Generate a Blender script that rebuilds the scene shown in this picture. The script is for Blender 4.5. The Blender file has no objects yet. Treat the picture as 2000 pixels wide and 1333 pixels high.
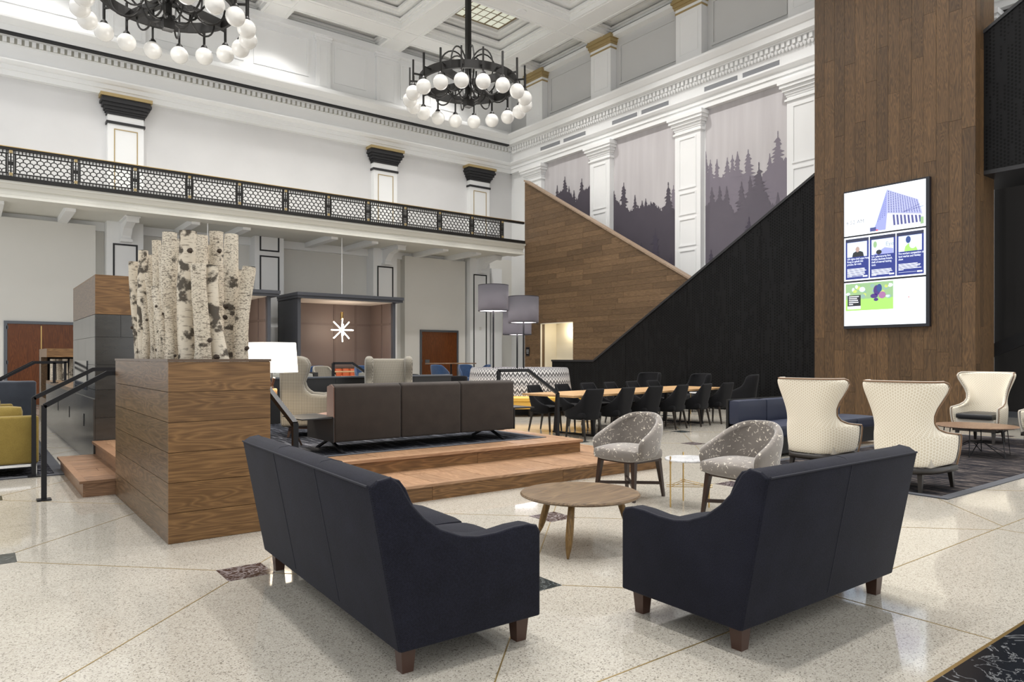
import bpy, bmesh, math, random
from mathutils import Vector, Matrix
random.seed(11)
sc = bpy.context.scene
COL = sc.collection
PI = math.pi
R = math.radians

# ------------------------------------------------------------------ camera, world, exposure
FPX = 1389.0; HZ = 698.0; HCAM = 1.4
YAW = math.atan2(1820.0, FPX)
cd = bpy.data.cameras.new('camera')
cd.sensor_width = 36.0
cd.lens = FPX / 2000.0 * 36.0
cd.shift_y = (HZ - 666.5) / 2000.0
cd.clip_end = 200
cam = bpy.data.objects.new('camera', cd); COL.objects.link(cam)
cam.location = (0, 0, HCAM)
cam.rotation_euler = (PI / 2, 0, YAW - PI / 2)
sc.camera = cam
vs = sc.view_settings
vs.view_transform = 'Standard'; vs.look = 'None'; vs.gamma = 1.0; vs.use_curve_mapping = False
vs.exposure = 0.54
world = bpy.data.worlds.new('world'); sc.world = world; world.use_nodes = True
world.node_tree.nodes['Background'].inputs[0].default_value = (0.98, 0.99, 1.0, 1)
world.node_tree.nodes['Background'].inputs[1].default_value = 0.80
SPOT_W = 930.0          # each ceiling downlight

# ------------------------------------------------------------------ mesh helpers
class MB:
    def __init__(s):
        s.v = []; s.f = []; s.sm = []
    def add(s, vs_, fs, smooth=False):
        o = len(s.v)
        s.v += [tuple(v) for v in vs_]
        s.f += [tuple(i + o for i in f) for f in fs]
        s.sm += [smooth] * len(fs)
        return s
    def box(s, x0, x1, y0, y1, z0, z1):
        return s.add([(x0,y0,z0),(x1,y0,z0),(x1,y1,z0),(x0,y1,z0),(x0,y0,z1),(x1,y0,z1),(x1,y1,z1),(x0,y1,z1)],
                     [(0,3,2,1),(4,5,6,7),(0,1,5,4),(1,2,6,5),(2,3,7,6),(3,0,4,7)])
    def tbox(s, x0, x1, y0, y1, z0, z1, k, kx=0, ky=0):
        # tapered box: bottom scaled by k about its centre and shifted
        cx, cy = (x0+x1)/2, (y0+y1)/2
        b = [(cx+(x-cx)*k+kx, cy+(y-cy)*k+ky, z0) for x, y in ((x0,y0),(x1,y0),(x1,y1),(x0,y1))]
        t = [(x, y, z1) for x, y in ((x0,y0),(x1,y0),(x1,y1),(x0,y1))]
        return s.add(b+t, [(0,3,2,1),(4,5,6,7),(0,1,5,4),(1,2,6,5),(2,3,7,6),(3,0,4,7)])
    def prism(s, pts, axis, a, b, smooth=False):
        n = len(pts)
        def P(p, t):
            return (t, p[0], p[1]) if axis == 'x' else (p[0], t, p[1]) if axis == 'y' else (p[0], p[1], t)
        vs_ = [P(p, a) for p in pts] + [P(p, b) for p in pts]
        fs = [tuple(range(n-1, -1, -1)), tuple(range(n, 2*n))]
        s.add(vs_, fs)
        o = len(s.v) - 2*n
        for i in range(n):
            j = (i+1) % n
            s.f.append((o+i, o+j, o+n+j, o+n+i)); s.sm.append(smooth)
        return s
    def tube(s, pts, r, n=8, closed=False, squash=1.0):
        pts = [Vector(p) for p in pts]; m = len(pts)
        rs = r if isinstance(r, (list, tuple)) else [r]*m
        rings = []
        up0 = None
        for i in range(m):
            if closed:
                t = pts[(i+1) % m] - pts[i-1]
            else:
                t = pts[min(i+1, m-1)] - pts[max(i-1, 0)]
            t.normalize()
            if up0 is None:
                up0 = Vector((0,0,1)) if abs(t.z) < .9 else Vector((1,0,0))
            a = (up0 - t*up0.dot(t)).normalized(); b = t.cross(a); up0 = a
            rings.append([pts[i] + (a*math.cos(2*PI*k/n)*squash + b*math.sin(2*PI*k/n))*rs[i] for k in range(n)])
        vs_ = [v for rg in rings for v in rg]; fs = []
        L = m if closed else m-1
        for i in range(L):
            i2 = (i+1) % m
            for k in range(n):
                k2 = (k+1) % n
                fs.append((i*n+k, i*n+k2, i2*n+k2, i2*n+k))
        o = len(s.v); s.add(vs_, fs, True)
        if not closed:
            s.f.append(tuple(o+k for k in range(n-1,-1,-1))); s.sm.append(False)
            s.f.append(tuple(o+(m-1)*n+k for k in range(n))); s.sm.append(False)
        return s
    def bar(s, pts, w, h, up=(0,0,1), closed=False):
        # rectangular section swept along pts; w across, h along 'up'
        pts = [Vector(p) for p in pts]; m = len(pts); U = Vector(up)
        vs_ = []
        for i in range(m):
            if closed: t1 = (pts[(i+1)%m]-pts[i]).normalized(); t0 = (pts[i]-pts[i-1]).normalized()
            else:
                t1 = (pts[min(i+1,m-1)]-pts[min(i,m-2)]).normalized(); t0 = (pts[max(i,1)]-pts[max(i-1,0)]).normalized()
            t = (t0+t1).normalized()
            sd = t.cross(U)
            if sd.length < 1e-5: sd = Vector((1,0,0))
            sd.normalize(); up2 = sd.cross(t).normalized()
            k = 1/max(.35, t.dot(t1))
            vs_ += [pts[i]+sd*w/2*a+up2*h/2*b*k for a,b in ((-1,-1),(1,-1),(1,1),(-1,1))]
        fs = []
        for i in range(m if closed else m-1):
            j = (i+1) % m
            for k in range(4):
                k2 = (k+1) % 4
                fs.append((i*4+k, i*4+k2, j*4+k2, j*4+k))
        if not closed: fs += [(3,2,1,0), tuple((m-1)*4+k for k in range(4))]
        return s.add(vs_, fs)
    def lathe(s, prof, n=24, c=(0,0,0), smooth=True):
        vs_ = []; fs = []
        m = len(prof)
        for r, z in prof:
            for k in range(n):
                a = 2*PI*k/n
                vs_.append((c[0]+r*math.cos(a), c[1]+r*math.sin(a), c[2]+z))
        for i in range(m-1):
            for k in range(n):
                k2 = (k+1) % n
                fs.append((i*n+k, i*n+k2, (i+1)*n+k2, (i+1)*n+k))
        o = len(s.v); s.add(vs_, fs, smooth)
        if prof[0][0] > 1e-4: s.f.append(tuple(o+k for k in range(n-1,-1,-1))); s.sm.append(False)
        if prof[-1][0] > 1e-4: s.f.append(tuple(o+(m-1)*n+k for k in range(n))); s.sm.append(False)
        return s
    def sphere(s, c, r, n=16, m=10, sz=1.0):
        return s.lathe([(max(1e-5, r*math.sin(PI*i/m)), -r*sz*math.cos(PI*i/m)) for i in range(m+1)], n, c)
    def from_bm(s, bm, smooth=True):
        bm.verts.index_update()
        s.add([v.co[:] for v in bm.verts], [tuple(v.index for v in f.verts) for f in bm.faces], smooth)
        bm.free(); return s
    def rbox(s, x0, x1, y0, y1, z0, z1, r=.02, seg=3, puff=0):
        bm = bmesh.new()
        m = MB().box(x0,x1,y0,y1,z0,z1)
        vv = [bm.verts.new(v) for v in m.v]
        for f in m.f: bm.faces.new([vv[i] for i in f])
        bmesh.ops.bevel(bm, geom=bm.edges[:], offset=r, segments=seg, profile=.5, affect='EDGES')
        return s.from_bm(bm)
    def rprism(s, pts, axis, a, b, r=.02, seg=3):
        bm = bmesh.new()
        m = MB().prism(pts, axis, a, b)
        vv = [bm.verts.new(v) for v in m.v]
        for f in m.f: bm.faces.new([vv[i] for i in f])
        bmesh.ops.recalc_face_normals(bm, faces=bm.faces[:])
        n = len(pts)
        es = [e for e in bm.edges if e.calc_face_angle(0) > R(40)]
        bmesh.ops.bevel(bm, geom=es, offset=r, segments=seg, profile=.5, affect='EDGES')
        return s.from_bm(bm)
    def cushion(s, x0, x1, y0, y1, z0, z1, r=.05, puff=.02):
        bm = bmesh.new()
        m = MB().box(x0,x1,y0,y1,z0,z1)
        vv = [bm.verts.new(v) for v in m.v]
        for f in m.f: bm.faces.new([vv[i] for i in f])
        bmesh.ops.subdivide_edges(bm, edges=bm.edges[:], cuts=5, use_grid_fill=True)
        cx, cy, cz = (x0+x1)/2, (y0+y1)/2, (z0+z1)/2
        hx, hy, hz = (x1-x0)/2, (y1-y0)/2, (z1-z0)/2
        for v in bm.verts:
            u, w, t = (v.co.x-cx)/hx, (v.co.y-cy)/hy, (v.co.z-cz)/hz
            # rounded edges
            q = Vector((max(0,abs(u*hx)-(hx-r)), max(0,abs(w*hy)-(hy-r)), max(0,abs(t*hz)-(hz-r))))
            if q.length > r:
                k = r/q.length
                for i,(h,c0) in enumerate(((hx,cx),(hy,cy),(hz,cz))):
                    d = v.co[i]-c0; 
                    if abs(d) > h-r: v.co[i] = c0 + math.copysign(h-r+q[i]*k, d)
            dims = sorted([(hx,0),(hy,1),(hz,2)]); ax = dims[0][1]
            uu = [u,w,t]; oth = [abs(uu[i]) for i in range(3) if i != ax]
            v.co[ax] += puff*uu[ax]*(1-oth[0]**2)*(1-oth[1]**2)
        return s.from_bm(bm)
    def xf(s, M):
        s.v = [tuple(M @ Vector(v)) for v in s.v]; return s
    def mesh(s, name):
        me = bpy.data.meshes.new(name)
        me.from_pydata(s.v, [], s.f)
        bm = bmesh.new(); bm.from_mesh(me)
        bmesh.ops.recalc_face_normals(bm, faces=bm.faces[:])
        bm.to_mesh(me); bm.free()
        if any(s.sm):
            me.polygons.foreach_set('use_smooth', [True]*len(me.polygons))
            me.set_sharp_from_angle(angle=R(38))
        return me
    def build(s, name, mat, parent=None, label=None):
        o = bpy.data.objects.new(name, s.mesh(name))
        if mat is not None: o.data.materials.append(mat)
        COL.objects.link(o)
        if parent is not None: o.parent = parent
        if label: o['label'] = label
        return o

def thing(name, label, cat, loc=(0,0,0), rz=0, group=None):
    o = bpy.data.objects.new(name, None); COL.objects.link(o)
    o.empty_display_size = .1
    o.location = loc; o.rotation_euler = (0,0,rz); o['label'] = label; o['category'] = cat
    if group: o['group'] = group
    return o
def tag(o, label, cat, group=None):
    o['label'] = label; o['category'] = cat
    if group: o['group'] = group
    return o
def struct(name, mb, mat, label=None, parent=None):
    o = mb.build(name, mat, parent)
    if parent is None: o['kind'] = 'structure'
    if label: o['label'] = label
    return o
def sroot(name, label):
    o = bpy.data.objects.new(name, None); COL.objects.link(o); o['kind'] = 'structure'; o['label'] = label
    o.empty_display_size = .1
    return o
def inst(src, name, parent, loc=None, rot=None, mat=None):
    o = bpy.data.objects.new(name, src.data); COL.objects.link(o); o.parent = parent
    if loc is not None: o.location = loc
    if rot is not None: o.rotation_euler = rot
    return o
def dup(root, loc=None, rz=None, label=None):
    def cp(o, par):
        c = o.copy(); COL.objects.link(c)
        if par is not None: c.parent = par
        for ch in kids.get(o, []): cp(ch, c)
        return c
    kids = {}
    def walk(o):
        kids[o] = list(o.children)
        for ch in o.children: walk(ch)
    walk(root)
    r = cp(root, None)
    if loc is not None: r.location = loc
    if rz is not None: r.rotation_euler = (0,0,rz)
    if label: r['label'] = label
    return r
def clip(poly, a, b, c):
    # keep a*x+b*y+c >= 0
    out = []
    n = len(poly)
    for i in range(n):
        p, q = poly[i], poly[(i+1) % n]
        dp = a*p[0]+b*p[1]+c; dq = a*q[0]+b*q[1]+c
        if dp >= 0: out.append(p)
        if (dp >= 0) != (dq >= 0):
            t = dp/(dp-dq); out.append((p[0]+(q[0]-p[0])*t, p[1]+(q[1]-p[1])*t))
    return out
def clip_convex(poly, cv):
    # cv counter-clockwise
    n = len(cv)
    for i in range(n):
        (x0,y0),(x1,y1) = cv[i], cv[(i+1) % n]
        a, b = -(y1-y0), (x1-x0)
        poly = clip(poly, a, b, -(a*x0+b*y0))
        if len(poly) < 3: return []
    return poly
def area(p):
    return abs(sum(p[i][0]*p[(i+1)%len(p)][1]-p[(i+1)%len(p)][0]*p[i][1] for i in range(len(p))))/2
# ------------------------------------------------------------------ materials
class NT:
    def __init__(s, name):
        s.m = bpy.data.materials.new(name); s.m.use_nodes = True
        s.t = s.m.node_tree; s.b = s.t.nodes['Principled BSDF']
    def n(s, typ, **kw):
        nd = s.t.nodes.new(typ)
        for k, v in kw.items(): setattr(nd, k, v)
        return nd
    def l(s, a, b): s.t.links.new(a, b)
    def math(s, op, a, b=None):
        nd = s.n('ShaderNodeMath', operation=op)
        for i, x in enumerate((a, b)):
            if x is None: continue
            if isinstance(x, (int, float)): nd.inputs[i].default_value = x
            else: s.l(x, nd.inputs[i])
        return nd.outputs[0]
    def coord(s, kind='Object'): return s.n('ShaderNodeTexCoord').outputs[kind]
    def mapping(s, vec, scale=(1,1,1), rot=(0,0,0), loc=(0,0,0)):
        m = s.n('ShaderNodeMapping'); s.l(vec, m.inputs[0])
        m.inputs['Scale'].default_value = scale; m.inputs['Rotation'].default_value = rot; m.inputs['Location'].default_value = loc
        return m.outputs[0]
    def noise(s, vec, scale, detail=3, rough=.5, dist=0):
        n = s.n('ShaderNodeTexNoise'); s.l(vec, n.inputs['Vector'])
        n.inputs['Scale'].default_value = scale; n.inputs['Detail'].default_value = detail
        n.inputs['Roughness'].default_value = rough; n.inputs['Distortion'].default_value = dist
        return n.outputs[0]
    def vor(s, vec, scale, feature='F1', out='Distance'):
        n = s.n('ShaderNodeTexVoronoi', feature=feature); s.l(vec, n.inputs['Vector']); n.inputs['Scale'].default_value = scale
        return n.outputs[out]
    def ramp(s, fac, stops, interp='LINEAR'):
        r = s.n('ShaderNodeValToRGB'); s.l(fac, r.inputs[0]); cr = r.color_ramp; cr.interpolation = interp
        while len(cr.elements) > 1: cr.elements.remove(cr.elements[-1])
        for i, (p, c) in enumerate(stops):
            e = cr.elements[0] if i == 0 else cr.elements.new(p)
            e.position = p; e.color = (c[0], c[1], c[2], 1) if len(c) == 3 else c
        return r.outputs[0]
    def mix(s, fac, a, b):
        m = s.n('ShaderNodeMix', data_type='RGBA')
        for sock, x in ((m.inputs['Factor'], fac), (m.inputs[6], a), (m.inputs[7], b)):
            if isinstance(x, (int, float)): sock.default_value = x
            elif isinstance(x, tuple): sock.default_value = (x[0], x[1], x[2], 1)
            else: s.l(x, sock)
        return m.outputs[2]
    def sep(s, vec):
        n = s.n('ShaderNodeSeparateXYZ'); s.l(vec, n.inputs[0]); return n.outputs
    def comb(s, x, y, z):
        n = s.n('ShaderNodeCombineXYZ')
        for i, v in enumerate((x, y, z)):
            if isinstance(v, (int, float)): n.inputs[i].default_value = v
            else: s.l(v, n.inputs[i])
        return n.outputs[0]
    def bump(s, h, strength=.2, dist=.01):
        b = s.n('ShaderNodeBump'); b.inputs['Strength'].default_value = strength; b.inputs['Distance'].default_value = dist
        s.l(h, b.inputs['Height']); s.l(b.outputs[0], s.b.inputs['Normal'])
    def set(s, col=None, rough=None, metal=None, spec=None, emit=None, estr=0, coat=None, sheen=None, trans=None):
        b = s.b
        if col is not None:
            if isinstance(col, tuple): b.inputs['Base Color'].default_value = (col[0], col[1], col[2], 1)
            else: s.l(col, b.inputs['Base Color'])
        if rough is not None:
            if isinstance(rough, (int, float)): b.inputs['Roughness'].default_value = rough
            else: s.l(rough, b.inputs['Roughness'])
        if metal is not None: b.inputs['Metallic'].default_value = metal
        if spec is not None: b.inputs['Specular IOR Level'].default_value = spec
        if coat is not None: b.inputs['Coat Weight'].default_value = coat; b.inputs['Coat Roughness'].default_value = .1
        if sheen is not None: b.inputs['Sheen Weight'].default_value = sheen
        if trans is not None: b.inputs['Transmission Weight'].default_value = trans
        if emit is not None:
            if isinstance(emit, tuple): b.inputs['Emission Color'].default_value = (emit[0], emit[1], emit[2], 1)
            else: s.l(emit, b.inputs['Emission Color'])
            b.inputs['Emission Strength'].default_value = estr
        return s.m
def srgb(r, g, b):
    f = lambda c: (c/255/12.92) if c/255 <= .04045 else ((c/255+.055)/1.055)**2.4
    return (f(r), f(g), f(b))
def plain(name, col, rough=.5, metal=0, **kw):
    return NT(name).set(col=col, rough=rough, metal=metal, **kw)
def paint(name, col, rough=.6, amt=.03):
    t = NT(name); c = t.coord()
    n = t.noise(c, 1.3, 4)
    k = tuple(x*(1-amt*2) for x in col)
    n2 = t.noise(c, 120, 2); t.bump(n2, .05, .002)
    return t.set(col=t.mix(n, k, col), rough=rough)
def wood(name, c1, c2, axis=0, dens=1.0, rough=.45, var=.35, cs=.012, spec=.4):
    """plank wood: grain runs along 'axis' (0 x,1 y,2 z); per-object tone variation"""
    c1 = tuple(v*.68 for v in c1); c2 = tuple(v*.62 for v in c2)
    t = NT(name); oi = t.n('ShaderNodeObjectInfo'); c = t.coord()
    off = t.comb(t.math('MULTIPLY', oi.outputs['Random'], 37.0), t.math('MULTIPLY', oi.outputs['Random'], 91.0), t.math('MULTIPLY', oi.outputs['Random'], 53.0))
    va = t.n('ShaderNodeVectorMath', operation='ADD'); t.l(c, va.inputs[0]); t.l(off, va.inputs[1])
    sc_ = [9*dens]*3; sc_[axis] = 1.0*dens
    m = t.mapping(va.outputs[0], tuple(sc_))
    big = t.noise(m, 1.0, 2, .5, .6)
    rings = t.math('FRACT', t.math('MULTIPLY', big, 13.0))
    rings = t.math('POWER', t.math('ABSOLUTE', t.math('SUBTRACT', rings, .5)), 1.6)
    sc2 = [150*dens]*3; sc2[axis] = 5*dens
    fine = t.noise(t.mapping(va.outputs[0], tuple(sc2)), 1.0, 3, .6)
    k = t.math('ADD', t.math('MULTIPLY', rings, 1.0), t.math('MULTIPLY', fine, .75))
    col = t.mix(t.ramp(k, [(.22, (0,0,0)), (.72, (1,1,1))]), c2, c1)
    hs = t.n('ShaderNodeHueSaturation')
    t.l(col, hs.inputs['Color'])
    t.l(t.math('ADD', t.math('MULTIPLY', oi.outputs['Random'], 2*var), 1-var), hs.inputs['Value'])
    t.bump(fine, .12, .003)
    return t.set(col=hs.outputs[0], rough=rough, spec=spec)
def fabric(name, col, col2=None, scale=500, rough=.9, sheen=.3, amt=.5):
    col = tuple(v*.66 for v in col); col2 = tuple(v*.66 for v in col2) if col2 else None
    t = NT(name); c = t.coord(); x, y, z = t.sep(c)[:3]
    w1 = t.math('SINE', t.math('MULTIPLY', t.math('ADD', x, y), scale)); w2 = t.math('SINE', t.math('MULTIPLY', z, scale))
    n = t.noise(c, 160, 3, .6)
    big = t.noise(c, 6, 2)
    k = t.math('ADD', t.math('MULTIPLY', t.math('MULTIPLY', w1, w2), .12), t.math('ADD', t.math('MULTIPLY', n, .7), t.math('MULTIPLY', big, .3)))
    c2 = col2 or tuple(v*(1-amt) for v in col)
    t.bump(n, .3, .004)
    return t.set(col=t.mix(t.ramp(k, [(.3,(0,0,0)),(.72,(1,1,1))]), c2, col), rough=rough, sheen=sheen, spec=.2)

M = {}
M['white'] = paint('white_paint', (.86,.865,.86), .55)
M['ceil'] = paint('ceiling_paint', (.89,.89,.87), .6)
M['wall_up'] = paint('wall_paint_light_grey', (.72,.715,.715), .7, .05)
M['wall_low'] = paint('wall_paint_greige', (.73,.715,.67), .7, .03)
M['attic'] = paint('attic_panel_grey', (.60,.60,.59), .65)
M['fascia'] = paint('fascia_cream', (.72,.71,.65), .6)
M['cream'] = paint('cream_paint', (.72,.66,.53), .6)
M['blackpaint'] = plain('black_paint', (.012,.012,.014), .5)
M['gold'] = plain('gold_paint', (.40,.30,.14), .45, .3)
M['brass'] = plain('brass', (.62,.43,.17), .3, 1.0)
M['brassstrip'] = plain('brass_strip', (.34,.25,.11), .4, .6)
M['metal'] = plain('black_metal', (.012,.012,.014), .42, .3, spec=.4)
M['iron'] = plain('dark_iron', (.018,.017,.016), .5, .4)
M['cap_wood'] = wood('pale_cap_wood', srgb(196,172,148), srgb(150,124,100), 1, 1, .5, .05)
M['plank_y'] = wood('stair_wall_oak', srgb(140,112,82), srgb(98,76,54), 1, 1.0, .5, .22)
M['plank_z'] = wood('column_oak', srgb(116,88,57), srgb(68,50,32), 2, 1.0, .5, .25)
M['plank_x'] = wood('planter_oak', srgb(156,118,76), srgb(108,78,48), 0, .8, .42, .16)
M['plank_yb'] = wood('planter_oak_shaded_side', srgb(140,110,80), srgb(86,66,46), 1, .8, .36, .15)  # darker than the front boards: the side face's shade is in the colour
M['tread_y'] = wood('tread_oak', srgb(205,164,128), srgb(158,118,86), 1, 1.0, .38, .12)
M['tread_x'] = wood('tread_oak_nosing', srgb(205,164,128), srgb(158,118,86), 0, 1.0, .38, .12)
M['tread_left'] = wood('tread_oak_dark', srgb(176,136,104), srgb(126,94,70), 0, 1.0, .38, .12)
M['riser'] = wood('riser_oak', srgb(168,124,78), srgb(106,76,44), 0, .8, .45, .08)
M['door'] = wood('door_veneer', srgb(132,74,34), srgb(98,52,22), 2, .7, .35, .06)
M['table_oak'] = wood('pale_oak', srgb(222,182,132), srgb(190,146,98), 0, 1.0, .4, .08)
M['walnut'] = wood('coffee_table_walnut', srgb(150,124,92), srgb(92,70,52), 0, .7, .38, .08)
M['walnut2'] = wood('round_table_walnut', srgb(160,128,102), srgb(120,92,70), 0, .8, .4, .05)
M['leg_oak'] = wood('leg_oak', srgb(170,134,78), srgb(118,88,50), 2, 1.0, .4, .08)
M['leg_dark'] = plain('dark_walnut', (.035,.018,.012), .35)
M['leg_brown'] = plain('brown_stained_wood', (.060,.028,.018), .35)
M['leg_black'] = plain('black_brown_wood', (.020,.016,.013), .4)
M['navy'] = fabric('navy_fabric', srgb(42,43,58), srgb(20,21,29), 700, .9, .05)
M['navy_pipe'] = plain('navy_piping', srgb(26,27,38), .8)
M['char'] = fabric('charcoal_brown_fabric', srgb(84,76,70), srgb(58,52,48), 600, .9, .1)
M['rose'] = fabric('brown_rose_fabric', srgb(150,112,96), srgb(118,86,72), 600)
M['blackfab'] = fabric('black_fabric', srgb(30,30,34), srgb(16,16,18), 700, .9, .05)
M['bluevinyl'] = plain('navy_vinyl', srgb(34,40,60), .5)
M['blackleather'] = plain('black_leather', (.016,.016,.018), .38)
M['bluefab'] = fabric('blue_fabric', srgb(62,92,134), srgb(36,58,92), 500)
M['mustard'] = fabric('mustard_fabric', srgb(176,154,82), srgb(136,114,52), 500, .9, .2)
M['yellow'] = plain('yellow_vinyl', srgb(208,160,66), .5)
M['greyfab'] = fabric('slate_grey_fabric', srgb(84,90,100), srgb(58,62,72), 500)
M['greybench'] = plain('grey_bench_vinyl', srgb(130,130,124), .5)
M['orange'] = plain('orange_leather', srgb(196,98,56), .4)
M['chrome'] = plain('chrome', (.7,.7,.7), .2, 1.0)
M['steelgrey'] = plain('grey_metal_trim', srgb(96,100,106), .4, .4)
M['blackboard'] = plain('black_laminate', (.014,.014,.014), .35)
M['booth'] = plain('booth_charcoal_paint', srgb(66,68,74), .5)
M['booth_in'] = paint('booth_taupe_panel', srgb(116,102,96), .55)
M['booth_batten'] = plain('booth_taupe_batten', srgb(104,90,84), .55)
M['booth_ceil'] = paint('booth_soffit_paint', (.75,.70,.64), .6)
M['vent'] = plain('vent_grey', srgb(150,152,156), .6)
M['marbletop'] = None
def marble(name, base, vein, scale=2.0, rough=.12, thr=(.47,.5,.53)):
    t = NT(name); c = t.coord()
    d = t.noise(c, scale, 6, .6, 1.6)
    v = t.ramp(d, [(thr[0],(0,0,0)),(thr[1],(1,1,1)),(thr[2],(0,0,0))])
    m = t.math('MULTIPLY', v, t.noise(c, scale*2.3, 3))
    return t.set(col=t.mix(m, base, vein), rough=rough)
M['marbletop'] = marble('white_marble', (.76,.76,.77), (.30,.31,.33), 5, .2)
M['blackmarble'] = marble('black_marble', (.012,.014,.018), (.40,.41,.42), 2.2, .12, (.480,.5,.510))
M['redmarble'] = marble('dark_red_marble', (.045,.026,.026), (.55,.5,.5), 9, .15, (.44,.5,.56))
M['greenmarble'] = marble('dark_green_marble', (.025,.033,.036), (.2,.22,.22), 6, .15, (.47,.5,.53))
def terrazzo():
    t = NT('terrazzo'); c = t.coord()
    v = t.vor(c, 170, 'F1', 'Color'); sx = t.sep(v)[0]
    dark = t.ramp(sx, [(0,(.17,.155,.13)),(.07,(.31,.285,.245)),(.13,(.45,.42,.36)),(.5,(.50,.47,.41)),(.8,(.56,.53,.47))], 'CONSTANT')
    big = t.noise(c, .9, 3); sm = t.noise(c, 14, 3)
    col = t.mix(t.math('MULTIPLY', sm, .35), dark, (.45,.41,.345))
    hs = t.n('ShaderNodeHueSaturation'); t.l(col, hs.inputs['Color']); t.l(t.math('ADD', t.math('MULTIPLY', big, .16), .92), hs.inputs['Value'])
    return t.set(col=hs.outputs[0], rough=t.math('ADD', t.math('MULTIPLY', sm, .06), .045), spec=.5)
M['terrazzo'] = terrazzo()
def perf():
    t = NT('black_perforated_metal'); c = t.coord(); x, y, z = t.sep(c)[:3]
    u = t.math('MULTIPLY', y, 1/.062)
    v = t.math('ADD', t.math('MULTIPLY', z, 1/.075), t.math('MULTIPLY', t.math('FLOOR', u), .5))
    du = t.math('SUBTRACT', t.math('FRACT', u), .5); dv = t.math('SUBTRACT', t.math('FRACT', v), .5)
    dd = t.math('SQRT', t.math('ADD', t.math('MULTIPLY', du, du), t.math('MULTIPLY', dv, dv)))
    mask = t.noise(t.comb(0.0, t.math('MULTIPLY', t.math('FLOOR', u), 1.7), t.math('MULTIPLY', z, .9)), 1.0, 3, .7)
    hole = t.math('MULTIPLY', t.math('LESS_THAN', dd, .33), t.math('GREATER_THAN', mask, .46))
    n = t.noise(c, 3, 3)
    base = t.mix(n, (.006,.006,.0063), (.0105,.0105,.011))
    t.bump(t.math('SUBTRACT', 1.0, hole), .6, .01)
    return t.set(col=t.mix(hole, base, (.002,.002,.002)), rough=.5, spec=.12)
M['perf'] = perf()
def darktile():
    t = NT('dark_fireplace_tile'); c = t.coord(); oi = t.n('ShaderNodeObjectInfo')
    n = t.noise(t.mapping(c, (1,1,3)), 3.0, 5, .6)
    col = t.mix(n, (.016,.016,.015), (.05,.05,.047))
    hs = t.n('ShaderNodeHueSaturation'); t.l(col, hs.inputs['Color']); t.l(t.math('ADD', t.math('MULTIPLY', oi.outputs['Random'], .5), .75), hs.inputs['Value'])
    return t.set(col=hs.outputs[0], rough=.22, spec=.9)
M['tile'] = darktile()
def birch():
    t = NT('birch_bark'); c = t.coord('Object'); oi = t.n('ShaderNodeObjectInfo'); rnd = oi.outputs['Random']
    off = t.comb(t.math('MULTIPLY', rnd, 17.0), t.math('MULTIPLY', rnd, 31.0), t.math('MULTIPLY', rnd, 71.0))
    va = t.n('ShaderNodeVectorMath', operation='ADD'); t.l(c, va.inputs[0]); t.l(off, va.inputs[1]); p = va.outputs[0]
    fleck = t.noise(t.mapping(p, (60,60,150)), 1.0, 3, .6)
    patch = t.noise(t.mapping(p, (8,8,9.0)), 1.0, 4, .6)
    lent = t.noise(t.mapping(p, (14,14,95)), 1.0, 2, .5)
    tone = t.noise(t.mapping(p, (5,5,2)), 1.0, 2)
    base = t.mix(tone, (.48,.40,.29), (.76,.70,.59))
    thr = t.math('ADD', t.math('MULTIPLY', rnd, .14), .60)
    k1 = t.math('MULTIPLY', t.math('SUBTRACT', 1.0, t.ramp(fleck, [(.40,(0,0,0)),(.47,(1,1,1))])), t.math('GREATER_THAN', t.math('ADD', rnd, t.math('MULTIPLY', tone, .6)), .62))
    d1 = t.mix(t.math('MULTIPLY', k1, .7), base, (.06,.05,.04))
    k2 = t.ramp(t.math('SUBTRACT', patch, t.math('SUBTRACT', thr, .6)), [(.50,(0,0,0)),(.58,(1,1,1))])
    d2 = t.mix(t.math('MULTIPLY', k2, .9), d1, (.035,.028,.022))
    k3 = t.ramp(lent, [(.60,(0,0,0)),(.66,(1,1,1))])
    d3 = t.mix(t.math('MULTIPLY', k3, .6), d2, (.10,.07,.05))
    t.bump(patch, .4, .01)
    return t.set(col=d3, rough=.8, spec=.2)
M['birch'] = birch()
def cream_dot():
    t = NT('cream_dotted_fabric'); c = t.coord('UV'); x, y, z = t.sep(c)[:3]
    u = t.math('MULTIPLY', x, 36); v = t.math('MULTIPLY', y, 31)
    v = t.math('ADD', v, t.math('MULTIPLY', t.math('FLOOR', u), .5))
    du = t.math('SUBTRACT', t.math('FRACT', u), .5); dv = t.math('SUBTRACT', t.math('FRACT', v), .5)
    dd = t.math('SQRT', t.math('ADD', t.math('MULTIPLY', du, du), t.math('MULTIPLY', dv, dv)))
    dot = t.ramp(dd, [(.10,(0,0,0)),(.16,(.9,.9,.9)),(.30,(1,1,1)),(.38,(0,0,0))])
    return t.set(col=t.mix(dot, srgb(238,231,215), srgb(206,192,166)), rough=.8, spec=.2, sheen=.2)
M['creamdot'] = cream_dot()
M['creamplain'] = fabric('cream_fabric', srgb(236,230,218), srgb(214,204,188), 500)
M['pipe_brown'] = plain('brown_welt', srgb(128,100,76), .7)
def splash():
    t = NT('grey_velvet_with_white_flecks'); c = t.coord()
    v = t.noise(c, 30, 2, .5, 1.2)
    v2 = t.noise(c, 11, 2)
    k = t.math('MULTIPLY', t.ramp(v, [(.615,(0,0,0)),(.64,(1,1,1))]), t.ramp(v2, [(.42,(0,0,0)),(.5,(1,1,1))]))
    n = t.noise(c, 5, 3)
    base = t.mix(n, srgb(98,91,85), srgb(138,130,122))
    return t.set(col=t.mix(k, base, srgb(226,216,200)), rough=.75, sheen=.6, spec=.2)
M['splash'] = splash()
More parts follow.
